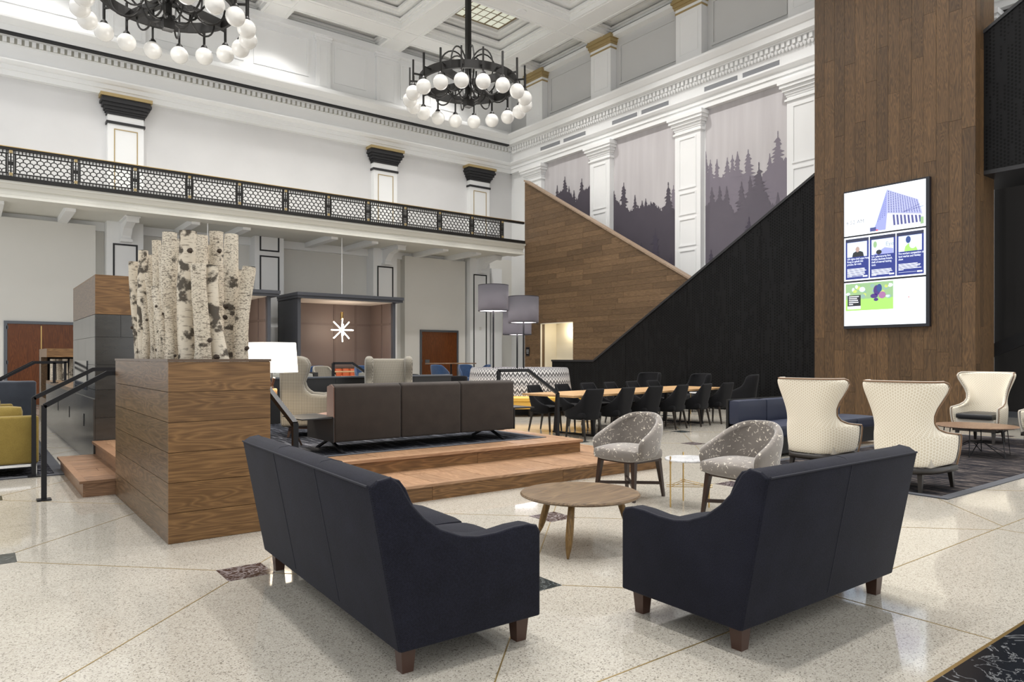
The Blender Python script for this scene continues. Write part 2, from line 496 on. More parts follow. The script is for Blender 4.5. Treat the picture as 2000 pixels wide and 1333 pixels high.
def hound():
    t = NT('beige_houndstooth_fabric'); c = t.coord(); x, y, z = t.sep(c)[:3]
    u = t.math('ADD', x, y)
    a = t.math('SINE', t.math('MULTIPLY', u, 2*PI/.020)); b = t.math('SINE', t.math('MULTIPLY', z, 2*PI/.020))
    a2 = t.math('SINE', t.math('MULTIPLY', t.math('ADD', u, z), 2*PI/.010))
    k = t.math('ADD', t.math('ADD', t.math('MULTIPLY', a, .22), t.math('MULTIPLY', b, .22)), t.math('MULTIPLY', a2, .16))
    return t.set(col=t.mix(t.ramp(t.math('ADD', k, .5), [(.3,(0,0,0)),(.7,(1,1,1))]), srgb(92,87,78), srgb(146,140,127)), rough=.85, spec=.2, sheen=.2)
M['hound'] = hound()
def zigzag():
    t = NT('black_white_zigzag_fabric'); c = t.coord(); x, y, z = t.sep(c)[:3]
    ang = t.math('ARCTAN2', y, x)
    u = t.math('MULTIPLY', ang, 76/(2*PI))
    tri = t.math('ABSOLUTE', t.math('SUBTRACT', t.math('FRACT', u), .5))
    v = t.math('FRACT', t.math('ADD', t.math('MULTIPLY', z, 1/.20), t.math('MULTIPLY', tri, .9)))
    n = t.noise(c, 60, 2)
    col = t.ramp(v, [(0,(.015,.015,.017)),(.28,(.62,.61,.60)),(.5,(.20,.20,.21)),(.62,(.015,.015,.017)),(.74,(.55,.54,.54)),(.9,(.10,.10,.11))], 'CONSTANT')
    return t.set(col=t.mix(t.math('MULTIPLY', n, .3), col, (.35,.34,.34)), rough=.85)
M['zigzag'] = zigzag()
def rugmat(name, dark, light, sx=1.2, sy=10, lo=.52, hi=.62, fine=60):
    t = NT(name); c = t.coord()
    a = t.noise(t.mapping(c, (sx, sy, 1)), 2.0, 5, .7); b = t.noise(t.mapping(c, (sx*6, sy*6, 1)), 1.5, 3, .7)
    k = t.math('ADD', t.math('MULTIPLY', a, .7), t.math('MULTIPLY', b, .3))
    n = t.noise(c, 400, 2); t.bump(n, .4, .004)
    return t.set(col=t.mix(t.ramp(k, [(lo,(0,0,0)),(hi,(1,1,1))]), dark, light), rough=.95, spec=.1)
M['rug_r'] = rugmat('abraded_grey_carpet', srgb(30,30,35), srgb(112,103,98), 9, 1.2, .49, .62)
M['rug_border'] = fabric('slate_carpet_border', srgb(62,66,78), srgb(44,48,58), 300)
M['rug_p'] = rugmat('streaked_slate_carpet', srgb(26,28,34), srgb(120,122,130), 14, 1.0, .5, .68)
M['rug_l'] = rugmat('black_patterned_carpet', srgb(24,24,30), srgb(116,116,124), 4, 7, .52, .58)
M['shade_white'] = NT('lit_white_shade').set(col=(.9,.86,.78), rough=.8, emit=(1,.90,.76), estr=2.6)
def greyshade():
    t = NT('grey_fabric_shade'); c = t.coord(); x, y, z = t.sep(c)[:3]
    lw = t.n('ShaderNodeLayerWeight'); lw.inputs[0].default_value = .5
    n = t.noise(c, 220, 2)
    col = t.mix(n, srgb(70,66,74), srgb(100,96,106))
    return t.set(col=col, rough=.9)
M['shade_grey'] = greyshade()
# translucent fabric so the bulb inside glows through it
def trans_shade():
    m = bpy.data.materials.new('grey_translucent_shade'); m.use_nodes = True; nt = m.node_tree
    b = nt.nodes['Principled BSDF']; b.inputs['Base Color'].default_value = (*srgb(80,78,84), 1); b.inputs['Roughness'].default_value = .9
    tr = nt.nodes.new('ShaderNodeBsdfTranslucent'); tr.inputs[0].default_value = (*srgb(140,139,141), 1)
    mx = nt.nodes.new('ShaderNodeMixShader'); mx.inputs[0].default_value = .55
    out = nt.nodes['Material Output']
    nt.links.new(b.outputs[0], mx.inputs[1]); nt.links.new(tr.outputs[0], mx.inputs[2]); nt.links.new(mx.outputs[0], out.inputs[0])
    return m
M['shade_trans'] = trans_shade()
M['globe'] = NT('opal_glass_globe').set(col=(.70,.69,.66), rough=.12, emit=(1,.97,.90), estr=.06)
M['bulb'] = NT('lamp_tube').set(col=(1,1,1), rough=.4, emit=(1,.88,.72), estr=9)
M['downlens'] = NT('downlight_lens').set(col=(1,1,1), rough=.4, emit=(1,.97,.92), estr=22)
M['skyglass'] = NT('skylight_glass').set(col=(.75,.76,.66), rough=.3, emit=(.95,1,.82), estr=.22)
M['glass_dark'] = plain('dark_fire_glass', (.01,.01,.012), .05, 0, spec=.8)
def emi(name, col, s): return NT(name).set(col=(.02,.02,.02), rough=.3, emit=col, estr=s)
# ------------------------------------------------------------------ structure
def ccw(p):
    a = sum(p[i][0]*p[(i+1)%len(p)][1]-p[(i+1)%len(p)][0]*p[i][1] for i in range(len(p)))
    return p if a > 0 else p[::-1]
def planks(parent, polys, axis, a, b, mat, horiz, step, lmin, lmax, gap=.004, name='plank', seed=1, mats=None):
    rn = random.Random(seed); polys = [ccw(p) for p in polys]
    us = [q[0] for p in polys for q in p]; vs_ = [q[1] for p in polys for q in p]
    u0, u1, v0, v1 = min(us), max(us), min(vs_), max(vs_)
    lo, hi, s0, s1 = (v0, v1, u0, u1) if horiz else (u0, u1, v0, v1)
    r = lo
    n = 0
    while r < hi - 1e-4:
        r2 = min(r + step, hi); c = s0 - rn.uniform(0, lmax*.8)
        while c < s1:
            c2 = c + rn.uniform(lmin, lmax)
            p = [(c+gap/2, r+gap/2), (c2-gap/2, r+gap/2), (c2-gap/2, r2-gap/2), (c+gap/2, r2-gap/2)]
            if not horiz: p = [(q[1], q[0]) for q in p]
            p = ccw(p); dz = rn.uniform(0, .003)
            for cv in polys:
                q = clip_convex(p, cv)
                if len(q) >= 3 and area(q) > .003:
                    sgn = 1 if a < b else -1
                    MB().prism(q, axis, a - sgn*dz, b).build(name, mat if not mats else rn.choice(mats), parent); n += 1
            c = c2
        r = r2
    return n

XW, YW = 19.2, 25.2          # wall faces
# floor
fl_ = MB(); fl_.add([(-4,-4,0),(20,-4,0),(20,26,0),(-4,26,0)], [(0,1,2,3)])
floor = struct('floor', fl_, M['terrazzo'], 'pale speckled terrazzo floor with brass divider strips')
LP, LX, LY, TS = 1.315, 4.06, 4.74, .29
mb_t = MB().box(-TS/2, TS/2, -TS/2, TS/2, -.01, .0012)
tile_src = {}
for k, m_ in (('red','redmarble'),('green','greenmarble')):
    o = mb_t.build('inlay_tile', M[m_], floor); tile_src[k] = o
first = {'red': True, 'green': True}
def lat(i, j): return (LX+LP*i, LY+LP*j)
strip_w = .007
def in_plinth(x, y):
    return (1.15 < x < 6.9 and 5.9 < y < 12) 
for i in range(-6, 12):
    for j in range(-1, 16):
        if (i+j) % 2: continue
        x, y = lat(i, j)
        if x < -3 or x > 15.8 or y > 24: continue
        if not in_plinth(x, y):
            k = 'red' if j % 2 == 0 else 'green'
            if first[k]: tile_src[k].location = (x, y, 0); first[k] = False
            else: inst(tile_src[k], 'inlay_tile', floor, (x, y, 0))
        for di in (1, -1):      # diagonal strips up to the next node
            x2, y2 = lat(i+di, j+1); h = TS/2
            if x2 < -3 or x2 > 15.8: continue
            if in_plinth(x, y) and in_plinth(x2, y2): continue
            MB().bar([(x+h*di, y+h, 0), (x2-h*di, y2-h, 0)], strip_w, .003).build('divider_strip', M['brassstrip'], floor)
        if j == -1:              # down to the border strip
            for di in (1, -1):
                y2 = 2.21; d = (y-TS/2) - y2
                MB().bar([(x+TS/2*di, y-TS/2, 0), (x+di*(TS/2+d), y2, 0)], strip_w, .003).build('divider_strip', M['brassstrip'], floor)
MB().bar([(-3.5,2.21,0),(16,2.21,0)], strip_w, .003).build('divider_strip', M['brassstrip'], floor)
for k in range(-3, 5):
    MB().bar([(4.03+2*LP*k, 1.35, 0), (4.03+2*LP*k, 2.21, 0)], strip_w, .003).build('divider_strip', M['brassstrip'], floor)
MB().box(-3.5, 16, 1.335, 1.352, -.01, .002).build('divider_strip', M['brass'], floor)
MB().box(-3.5, 16, .35, 1.335, -.01, .0015).build('border_slab', M['blackmarble'], floor)

# ceiling with coffers -------------------------------------------------
ZB, ZC = 13.5, 14.35
cl = MB(); cl.box(-4, 19.5, -4, 25.6, ZC, ZC+.2)
ceiling = struct('ceiling', cl, M['ceil'], 'white coffered ceiling')
XB = [(-1.0,-.05),(3.52,4.47),(8.08,9.03),(12.65,13.60),(17.2,18.2)]
YB = [(-1.9,-.95),(2.3,3.25),(6.5,7.45),(10.7,11.65),(14.9,15.85),(19.1,20.05),(23.3,24.35)]
for a, b in XB:
    m = MB().box(a, b, -4, 25.45, ZB, ZC)
    m.box(a+.10, a+.14, -4, 25.4, ZB-.018, ZB); m.box(b-.14, b-.10, -4, 25.4, ZB-.018, ZB)
    m.build('ceiling_beam', M['ceil'], ceiling)
for a, b in YB:
    m = MB().box(-4, 19.4, a, b, ZB+.001, ZC)
    m.box(-4, 19.3, a+.10, a+.14, ZB-.017, ZB); m.box(-4, 19.3, b-.14, b-.10, ZB-.017, ZB)
    m.build('ceiling_beam', M['ceil'], ceiling)
def coffer(x0, x1, y0, y1):
    m = MB()
    for d, z0, z1 in ((.05, ZB+.16, ZB+.24), (.11, ZB+.24, ZB+.32), (.2, ZB+.40, ZB+.48), (.34, ZB+.48, ZB+.56), (.46, ZB+.64, ZC), (.60, ZB+.74, ZC)):
        if min(x1-x0, y1-y0) < 2.2*d: continue
        m.box(x0, x1, y0, y0+d, z0, z1); m.box(x0, x1, y1-d, y1, z0, z1)
        m.box(x0, x0+d, y0+d, y1-d, z0, z1); m.box(x1-d, x1, y0+d, y1-d, z0, z1)
    m.build('coffer_moulding', M['ceil'], ceiling)
xc = [(XB[i][1], XB[i+1][0]) for i in range(4)] + [(18.2, 19.3)]
yc = [(YB[i][1], YB[i+1][0]) for i in range(6)] + [(24.35, 25.4)]
for a in xc[1:]:
    for b in yc[3:]: coffer(a[0], a[1], b[0], b[1])
# skylight in the corner coffer
sk = sroot('window_1', 'leaded skylight of pale green panes in a ceiling coffer')
SX0, SX1, SY0, SY1, SZ = 14.42, 16.38, 21.05, 22.35, 14.22
fr = MB().box(SX0-.06, SX1+.06, SY0-.06, SY0, SZ-.02, ZC); fr.box(SX0-.06, SX1+.06, SY1, SY1+.06, SZ-.02, ZC)
fr.box(SX0-.06, SX0, SY0, SY1, SZ-.02, ZC); fr.box(SX1, SX1+.06, SY0, SY1, SZ-.02, ZC)
for i in range(1, 6):
    x = SX0+(SX1-SX0)*i/6; w = .028 if i in (1, 4) else .012
    fr.box(x-w, x+w, SY0, SY1, SZ-.015, SZ+.03)
for j in range(1, 3):
    y = SY0+(SY1-SY0)*j/3; fr.box(SX0, SX1, y-.012, y+.012, SZ-.012, SZ+.03)
fr.build('skylight_bars', plain('bronze_bars', srgb(128,112,84), .5), sk)
for i in range(6):
    for j in range(3):
        x0 = SX0+(SX1-SX0)*i/6; y0 = SY0+(SY1-SY0)*j/3
        MB().box(x0+.004, x0+(SX1-SX0)/6-.004, y0+.004, y0+(SY1-SY0)/3-.004, SZ, SZ+.012).build('pane', M['skyglass'], sk)

# entablature / cornice on both walls ---------------------------------
prof = [(0,9.50),(.20,9.50),(.20,9.66),(.24,9.67),(.24,9.80),(.30,9.82),(.36,9.90),(.36,9.94),(.20,9.97),(.20,10.38),(.26,10.40),(.26,10.58),
        (.34,10.60),(.34,10.63),(.50,10.66),(.50,10.84),(.54,10.86),(.66,11.00),(.66,11.06),(.30,11.10),(.30,11.16),(.16,11.18),(.16,11.34),(.08,11.38),(0,11.38)]
back = sroot('wall_back', 'long pale wall with balcony gallery, pilasters and heavy cornice')
MB().prism([(YW-o, z) for o, z in prof], 'x', -4, XW-.1).build('entablature', M['white'], back)
MB().box(-4, XW-.5, YW-.505, YW-.3, 10.61, 10.668).build('cornice_shadow_line', M['blackpaint'], back)  # shadow gap at the projecting cornice edge, painted as a black strip
dn = MB(); x = -1.0
while x < XW-.4:
    dn.box(x, x+.10, YW-.33, YW-.25, 10.42, 10.57); x += .175
o = dn.build('dentil_course', M['white'], back); o['kind'] = 'stuff'
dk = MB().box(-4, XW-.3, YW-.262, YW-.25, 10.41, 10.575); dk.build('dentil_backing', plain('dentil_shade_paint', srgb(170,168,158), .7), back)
right = sroot('wall_right', 'tall white wall with forest mural bays and dentil cornice')
MB().prism([(XW-o, z) for o, z in prof], 'y', 2.0, YW-.1).build('entablature', M['white'], right)
dn = MB(); y = 9.2
while y < YW-.4:
    dn.box(XW-.35, XW-.25, y, y+.10, 10.44, 10.58); y += .175
o = dn.build('dentil_course', M['white'], right); o['kind'] = 'stuff'
eg = MB(); y = 9.2
while y < YW-.4:
    eg.lathe([(.001,-.06),(.04,-.03),(.055,.02),(.04,.06),(.001,.07)], 6, (XW-.27, y, 10.36)); y += .115
o = eg.build('egg_moulding', M['white'], right); o['kind'] = 'stuff'

# back wall planes
MB().box(-4, XW+.3, YW, YW+.25, 5.7, 10.4).build('upper_wall', M['wall_up'], back)
MB().box(-4, XW+.3, YW, YW+.25, 0, 5.7).build('lower_wall', M['wall_low'], back)
MB().box(-4, XW+.3, YW+.2, YW+.4, 10.4, 14.4).build('attic_wall', M['white'], back)
def frame(par, name, mat, axis, pos, u0, u1, v0, v1, w=.05, t=.025):
    """rectangular moulding frame on a wall face; axis x: plane X=pos (u=Y), axis y: plane Y=pos (u=X); stands out towards the room"""
    m = MB()
    for a0, a1, b0, b1 in ((u0,u1,v0,v0+w),(u0,u1,v1-w,v1),(u0,u0+w,v0+w,v1-w),(u1-w,u1,v0+w,v1-w)):
        if axis == 'y': m.box(a0, a1, pos-t, pos, b0, b1)
        else: m.box(pos-t, pos, a0, a1, b0, b1)
    return m.build(name, mat, par)
YA = YW+.2
for x0, x1 in ((-.4,3.2),(4.8,7.6),(7.95,9.95),(10.95,12.25),(13.75,15.2),(15.6,16.6)):
    frame(back, 'attic_panel_moulding', M['white'], 'y', YA, x0, x1, 11.75, 13.15, .07, .03)
for x0, x1 in ((3.45,4.5),(10.2,10.75),(12.65,13.55),(17.3,18.3)):
    p = MB().box(x0, x1, YA-.12, YA, 11.3, 13.25); p.box(x0-.06, x1+.06, YA-.18, YA, 13.25, 13.42); p.box(x0-.03, x1+.03, YA-.15, YA, 13.16, 13.25)
    p.build('attic_pilaster', M['white'], back)
    frame(back, 'attic_pilaster_moulding', M['white'], 'y', YA-.12, x0+.12, x1-.12, 11.5, 13.0, .03, .012)
MB().box(-4, XW, YA-.3, YA, 13.32, 13.52).build('attic_cornice', M['white'], back)
# upper pilasters with black capitals
for x in (-5.1+0, 3.89, 12.87, 17.33):
    if x < -4: continue
    y1 = YW-.24
    p = MB().box(x-.5, x+.5, y1, YW, 5.9, 8.62); p.build('pilaster_shaft', M['white'], back)
    MB().box(x-.5, x+.5, y1, YW, 8.7, 8.9).build('pilaster_neck', M['white'], back)
    MB().box(x-.54, x+.54, y1-.04, YW, 8.62, 8.70).build('pilaster_astragal', M['blackpaint'], back)
    cap = MB()
    for d, z0, z1 in ((.03,8.9,8.98),(.06,8.98,9.04),(.10,9.04,9.14),(.15,9.14,9.24),(.20,9.24,9.32),(.17,9.32,9.40)):
        cap.box(x-.5-d, x+.5+d, y1-d, YW, z0, z1)
    cap.build('pilaster_capital', M['blackpaint'], back)
    MB().box(x-.72, x+.72, y1-.22, YW, 9.40, 9.50).build('gold_abacus', M['gold'], back)
    frame(back, 'gold_frame', M['gold'], 'y', y1, x-.33, x+.33, 6.0, 8.48, .028, .012)
# lower pilasters with black line frames and brackets
for x, br in ((3.82, True), (8.25, False), (12.68, True), (17.1, True)):
    y1 = 24.62
    MB().box(x-.5, x+.5, y1, YW, 0, 5.6).build('lower_pilaster', M['white'], back)
    if br:
        frame(back, 'black_line_frame', M['blackpaint'], 'y', y1, x-.34, x+.34, .35, 4.88, .05, .012)
        b = MB().prism([(y1,4.95),(y1-.22,4.95),(y1-.26,5.1),(y1-.5,5.3),(y1-1.0,5.40),(y1-1.25,5.42),(y1-1.25,5.54),(y1,5.54)], 'x', x-.12, x+.12)
        b.box(x-.16, x+.16, y1-1.32, y1-1.2, 5.36, 5.53); b.box(x-.16, x+.16, y1-.3, y1, 4.92, 5.0)
        b.box(x-.2, x+.2, y1-1.3, y1, 5.50, 5.56)
        b.build('balcony_bracket', M['white'], back)
    else:
        frame(back, 'black_line_frame', M['blackpaint'], 'y', y1, x-.34, x+.34, 5.05, 5.6, .05, .012)
        frame(back, 'black_line_frame', M['blackpaint'], 'y', y1, x-.34, x+.34, .35, 4.9, .05, .012)
# projecting bays that carry the doors
for x0, x1 in ((-4, 3.05), (13.65, 16.5)):
    MB().box(x0, x1, 24.85, YW, 0, 5.4).build('wall_bay', M['wall_low'], back)
MB().box(17.75, 18.3, 24.7, YW, 0, 5.2).build('wall_bay', M['white'], back)
# balcony slab, fascia, soffit ribs
bal = sroot('trim_1', 'cream balcony fascia and soffit under the gallery railing')
MB().prism([(25.2,5.55),(22.75,5.55),(22.75,5.46),(22.12,5.46),(22.12,5.53),(22.20,5.56),(22.20,5.68),(22.14,5.70),(22.08,5.80),(22.04,5.82),(22.04,5.88),(25.2,5.88)], 'x', -4, 17.5).build('balcony_slab', M['fascia'], bal)
for x in (-1.2, .6, 2.2, 5.4, 6.9, 9.8, 11.3, 14.2, 15.7):
    MB().box(x-.12, x+.12, 22.7, YW, 5.38, 5.56).build('soffit_rib', M['white'], bal)
MB().box(-4, 17.5, YW-.12, YW, 5.28, 5.56).build('soffit_cornice', M['white'], bal)

# balcony railing -------------------------------------------------------
rail = thing('balcony_railing', 'black wrought iron gallery railing of scalloped fan panels along the balcony', 'railing', (0, 22.1, 5.88))
MB().box(-4, 17.45, -.10, .06, 0, .11).build('base_rail', M['iron'], rail)
MB().box(-4, 17.45, -.05, .05, .78, .85).build('top_rail', M['iron'], rail)
MB().box(-4, 17.45, -.06, .06, .85, .868).build('brass_cap', M['brass'], rail)
BP = 1.413
def arc_bar(m, cx, cz, r, a0, a1, w, n=6, x0=None, x1=None, z0=None, z1=None):
    pts = []
    for k in range(n+1):
        a = a0+(a1-a0)*k/n; x, z = cx+r*math.cos(a), cz+r*math.sin(a)
        if x0 is not None and (x < x0-1e-6 or x > x1+1e-6 or z < z0-1e-6 or z > z1+1e-6):
            if len(pts) > 1: m.bar(pts, .02, w, up=(0,1,0))
            pts = []; continue
        pts.append((x, 0, z))
    if len(pts) > 1: m.bar(pts, w, .02, up=(0,1,0))
pm = MB(); px0, px1, pz0, pz1 = .115, BP-.115, .215, .675
pm.box(.07, BP-.07, -.012, .012, pz1, pz1+.035); pm.box(.07, BP-.07, -.012, .012, pz0-.035, pz0)
pm.box(.075, px0, -.012, .012, pz0, pz1); pm.box(px1, BP-.075, -.012, .012, pz0, pz1)
cw = (px1-px0)/8; rh = (pz1-pz0)/4.5
for row in range(6):
    for c in range(9):
        cx = px0+cw*(c+(.5 if row % 2 == 0 else 0)); cz = pz0+rh*(row-1)+.01
        if cx > px1+.01: continue
        arc_bar(pm, cx, cz, cw*.55, 0, PI, .021, 6, px0, px1, pz0, pz1)
        zt = min(cz+cw*.55+.0, pz1)
        if cz+cw*.55+.045 < pz1 and px0 < cx < px1 and cz+cw*.55 > pz0: pm.box(cx-.010, cx+.010, -.01, .01, cz+cw*.55-.004, cz+cw*.55+.05)
panel0 = pm.build('fan_panel', M['iron'], rail)
lm = MB()
for z0 in (.135, .73):
    lm.box(.06, BP-.06, -.008, .008, z0+.012, z0+.022)
    for k in range(17): 
        x = .09+k*(BP-.18)/16; lm.box(x-.012, x+.012, -.008, .008, z0-.025, z0+.05)
lad0 = lm.build('ladder_strip', M['iron'], rail)
po = MB(); po.box(-.07, -.045, -.02, .02, .11, .78); po.box(.045, .07, -.02, .02, .11, .78); po.box(-.016, .016, -.015, .015, .11, .78)
for k in range(7): po.box(-.06, .06, -.012, .012, .16+.09*k, .175+.09*k)
po.box(-.06,.06,-.014,.014,.40,.5)
post0 = po.build('railing_post', M['iron'], rail)
rs = MB().box(-.038, .038, -.045, -.02, -.038, .038); ros0 = rs.build('gold_rosette', M['gold'], rail)
x0 = .84-BP*3
for k in range(15):
    x = x0+k*BP
    if x > 17.4: break
    if k == 0:
        panel0.location = lad0.location = post0.location = (x, 0, 0); ros0.location = (x, 0, .17)
    else:
        if x+BP < 17.5: inst(panel0, 'fan_panel', rail, (x,0,0)); inst(lad0, 'ladder_strip', rail, (x,0,0))
        inst(post0, 'railing_post', rail, (x,0,0)); inst(ros0, 'gold_rosette', rail, (x,0,.17))
    inst(ros0, 'gold_rosette', rail, (x,0,.745))

# right wall ------------------------------------------------------------
MB().box(XW, XW+.25, 8.0, YW+.2, 0, 10.4).build('wall_face', M['white'], right)
MB().box(XW+.15, XW+.35, -4, YW+.4, 10.4, 14.4).build('attic_wall', M['attic'], right)
MB().box(XW-.02, XW+.2, 2.0, 8.0, 0, 9.5).build('dark_wall_face', plain('near_black_wall', (.012,.011,.011), .6), right)
MB().box(XW-.06, XW-.02, 2.0, 8.6, 0, .14).build('wall_skirting', M['steelgrey'], right)
XA = XW+.15
PIL = (23.42, 19.42, 15.27, 11.12, 6.95)
for y in PIL:
    # giant lower pilaster, raised panels and capital
    hw = .53
    p = MB().box(XW-.2, XW, y-hw, y+hw, 0, 8.88); p.build('pilaster_shaft', M['white'], right)
    cap = MB()
    for d, z0, z1 in ((.05,8.86,8.92),(.02,9.0,9.06),(.05,9.06,9.14),(.10,9.14,9.24),(.16,9.24,9.34),(.20,9.34,9.46),(.15,9.46,9.50)):
        cap.box(XW-.2-d, XW, y-hw-d, y+hw+d, z0, z1)
    cap.box(XW-.198, XW, y-hw+.002, y+hw-.002, 8.92, 9.0)
    cap.build('pilaster_capital', M['white'], right)
    for z0, z1 in ((7.02,8.72),(6.15,6.9),(5.1,6.03),(3.2,4.98)):
        frame(right, 'pilaster_panel_moulding', M['white'], 'x', XW-.2, y-.36, y+.36, z0, z1, .05, .022)
    # attic pilaster with gold cap
    p = MB().box(XA-.3, XA, y-hw, y+hw, 11.2, 13.0); p.build('attic_pilaster', M['white'], right)
    frame(right, 'attic_pilaster_moulding', M['white'], 'x', XA-.3, y-.38, y+.38, 11.55, 12.85, .03, .012)
    g = MB()
    for d, z0, z1 in ((.02,12.98,13.04),(.05,13.14,13.22),(.08,13.22,13.34),(.13,13.34,13.42),(.10,13.42,13.5)):
        g.box(XA-.3-d, XA, y-hw-d, y+hw+d, z0, z1)
    g.build('gold_capital', M['gold'], right)
    MB().box(XA-.31, XA, y-hw-.01, y+hw+.01, 13.04, 13.14).build('capital_neck', M['white'], right)
for k in range(4):
    y0, y1 = PIL[k+1]+.62, PIL[k]-.62
    frame(right, 'attic_panel_moulding', M['attic'], 'x', XA, y0+.1, y1-.1, 11.6, 13.1, .08, .04)
MB().box(XA-.3, XA, -4, YW, 13.36, 13.5).build('attic_cornice', M['ceil'], right)
vg = 'air vents in the frieze of the mural wall'
nm = ['nearest the wood column','second from the wood column','third from the wood column','fourth from the wood column','second from the room corner','nearest the room corner']
for k, (a, b) in enumerate(((11.84,13.18),(13.28,14.62),(16.02,17.34),(17.46,18.79),(20.14,21.51),(21.64,22.96))):
    v = thing('air_vent', 'long grey slot air vent in the white frieze, '+nm[k], 'vent', (XW-.2, (a+b)/2, 10.10), 0, vg)
    h = (b-a)/2-.04
    f_ = MB()
    for q in ((-h-.04,h+.04,-.115,-.075),(-h-.04,h+.04,.075,.115),(-h-.04,-h,-.075,.075),(h,h+.04,-.075,.075)):
        f_.box(-.015, 0, q[0], q[1], q[2], q[3])
    f_.build('frame', M['white'], v)
    MB().box(-.004, .0, -h, h, -.075, .075).build('grille', M['vent'], v)
    s_ = MB()
    for j in range(4): s_.box(-.012, -.004, -h, h, -.06+j*.036, -.048+j*.036)
    s_.build('louvre', M['vent'], v)
# ------------------------------------------------------------------ mural
mural_sky = NT('mural_sky_print'); _c = mural_sky.coord()
_n = mural_sky.noise(mural_sky.mapping(_c, (1, 3.0, .25)), 1.0, 3, .5)
mural_sky.set(col=mural_sky.mix(_n, srgb(174,169,171), srgb(204,201,202)), rough=.75)
M['mural_far'] = paint('mural_far_trees', srgb(130,123,134), .75, .08)
M['mural_near'] = paint('mural_near_trees', srgb(80,74,84), .75, .10)
M['mural_mid'] = paint('mural_mid_trees', srgb(100,94,104), .75, .08)
def conifer(rn, y, zt, zb, wid):
    """outline of a spruce: ragged tiers from the tip down; returns left and right edge lists (y offset, z)"""
    L = []; Rr = []
    h = zt-zb; n = max(10, int(h/.055)) 
    for k in range(n+1):
        t = k/n; z = zt-h*t
        base = wid*(t**.75)*.55
        if t < .10: base = .014
        tooth = (.45+.9*rn.random()) if k % 2 else (.22+.35*rn.random())
        L.append((y-base*tooth-.008, z-(.03 if k % 2 else 0))); tooth = (.45+.9*rn.random()) if k % 2 else (.22+.35*rn.random())
        Rr.append((y+base*tooth+.008, z-(.03 if k % 2 else 0)))
    return L, Rr
def print_layer(par, name, mat, X, ya, yb, zbase, trees, ground, seed):
    """flat printed silhouettes: strips between left and right edges, clipped to the panel"""
    rn = random.Random(seed); m = MB()
    cl_ = lambda y: min(max(y, ya), yb)
    X0 = X
    for ti, (y, zt, w, zb) in enumerate(trees):
        X = X0-.0004*(ti+1)
        L, Rr = conifer(rn, y, zt, zb, w)
        for k in range(len(L)-1):
            q = [(X, cl_(L[k][0]), L[k][1]), (X, cl_(Rr[k][0]), Rr[k][1]), (X, cl_(Rr[k+1][0]), Rr[k+1][1]), (X, cl_(L[k+1][0]), L[k+1][1])]
            m.add(q, [(0,1,2,3)])
    X = X0
    # ragged ground line
    n = int((yb-ya)/.06)
    def gz(y):
        for (y0, z0), (y1, z1) in zip(ground, ground[1:]):
            if y0 <= y <= y1: return z0+(z1-z0)*(y-y0)/(y1-y0)
        return ground[-1][1]
    for k in range(n):
        y0 = ya+(yb-ya)*k/n; y1 = ya+(yb-ya)*(k+1)/n
        a, b = gz(y0)+rn.uniform(-.06,.10), gz(y1)+rn.uniform(-.06,.10)
        m.add([(X,y0,zbase),(X,y1,zbase),(X,y1,b),(X,y0,a)], [(0,1,2,3)])
    return m.build(name, mat, par)
def T(u, v, X=XW):
    a = (u-1000)/FPX; F = (math.cos(YAW), math.sin(YAW)); Rr = (F[1], -F[0])
    t = X/(F[0]+a*Rr[0]); return (F[1]+a*Rr[1])*t, HCAM+(HZ-v)/FPX*t
def trees(lst, zb):
    out = []
    for u, v, w in lst:
        y, z = T(u, v); out.append((y, z, w, max(zb, z-w*2.3)))
    return out
def gl(lst): return sorted([T(u, v) for u, v in lst])
MG = 'forest mural panels between pilasters'
specs = [
 ('pale grey mural panel with dark spruce tops next to the room corner', 20.02, 22.88,
   [], None,
   [(1104,345,.62),(1089,362,.25),(1137,349,.55),(1159,334,.8),(1122,372,.4),(1112,364,.5)], [(1062,400),(1085,388),(1100,372),(1117,380),(1124,398),(1133,378),(1150,368),(1160,362)], []),
 ('grey mural panel with dark spruce forest between the two middle pilasters', 15.86, 18.86,
   [(1316,362,.6),(1323,375,.6)], [(1196,470),(1300,430),(1326,410)],
   [(1200,373,.7),(1219,357,.65),(1241,381,.4),(1262,388,.35),(1272,394,.4),(1306,356,.75),(1255,392,.4)], [(1196,384),(1215,402),(1232,414),(1250,404),(1280,400),(1292,412),(1302,402),(1316,412),(1327,420)], [(1281,446,.8),(1312,496,.6),(1254,474,.3)]),
 ('lilac grey mural panel with two layers of spruces beside the wood column', 11.68, 14.68,
   [(1379,296,.35),(1388,312,.4),(1401,311,.4),(1421,308,.45),(1431,303,.3),(1441,296,.35),(1462,292,.55),(1520,256,.85),(1544,281,.7),(1504,300,.5)], [(1376,340),(1400,352),(1415,345),(1440,338),(1470,348),(1490,345),(1503,330),(1515,318),(1546,310)],
   [(1391,366,.4),(1406,364,.25),(1420,364,.5),(1449,355,.6),(1466,344,.5),(1483,317,1.0),(1520,376,.35)], [(1376,410),(1386,398),(1410,392),(1430,410),(1440,420),(1455,390),(1470,372),(1495,372),(1505,400),(1525,402),(1546,398)], [(1464,424,.7),(1390,488,.55)])]
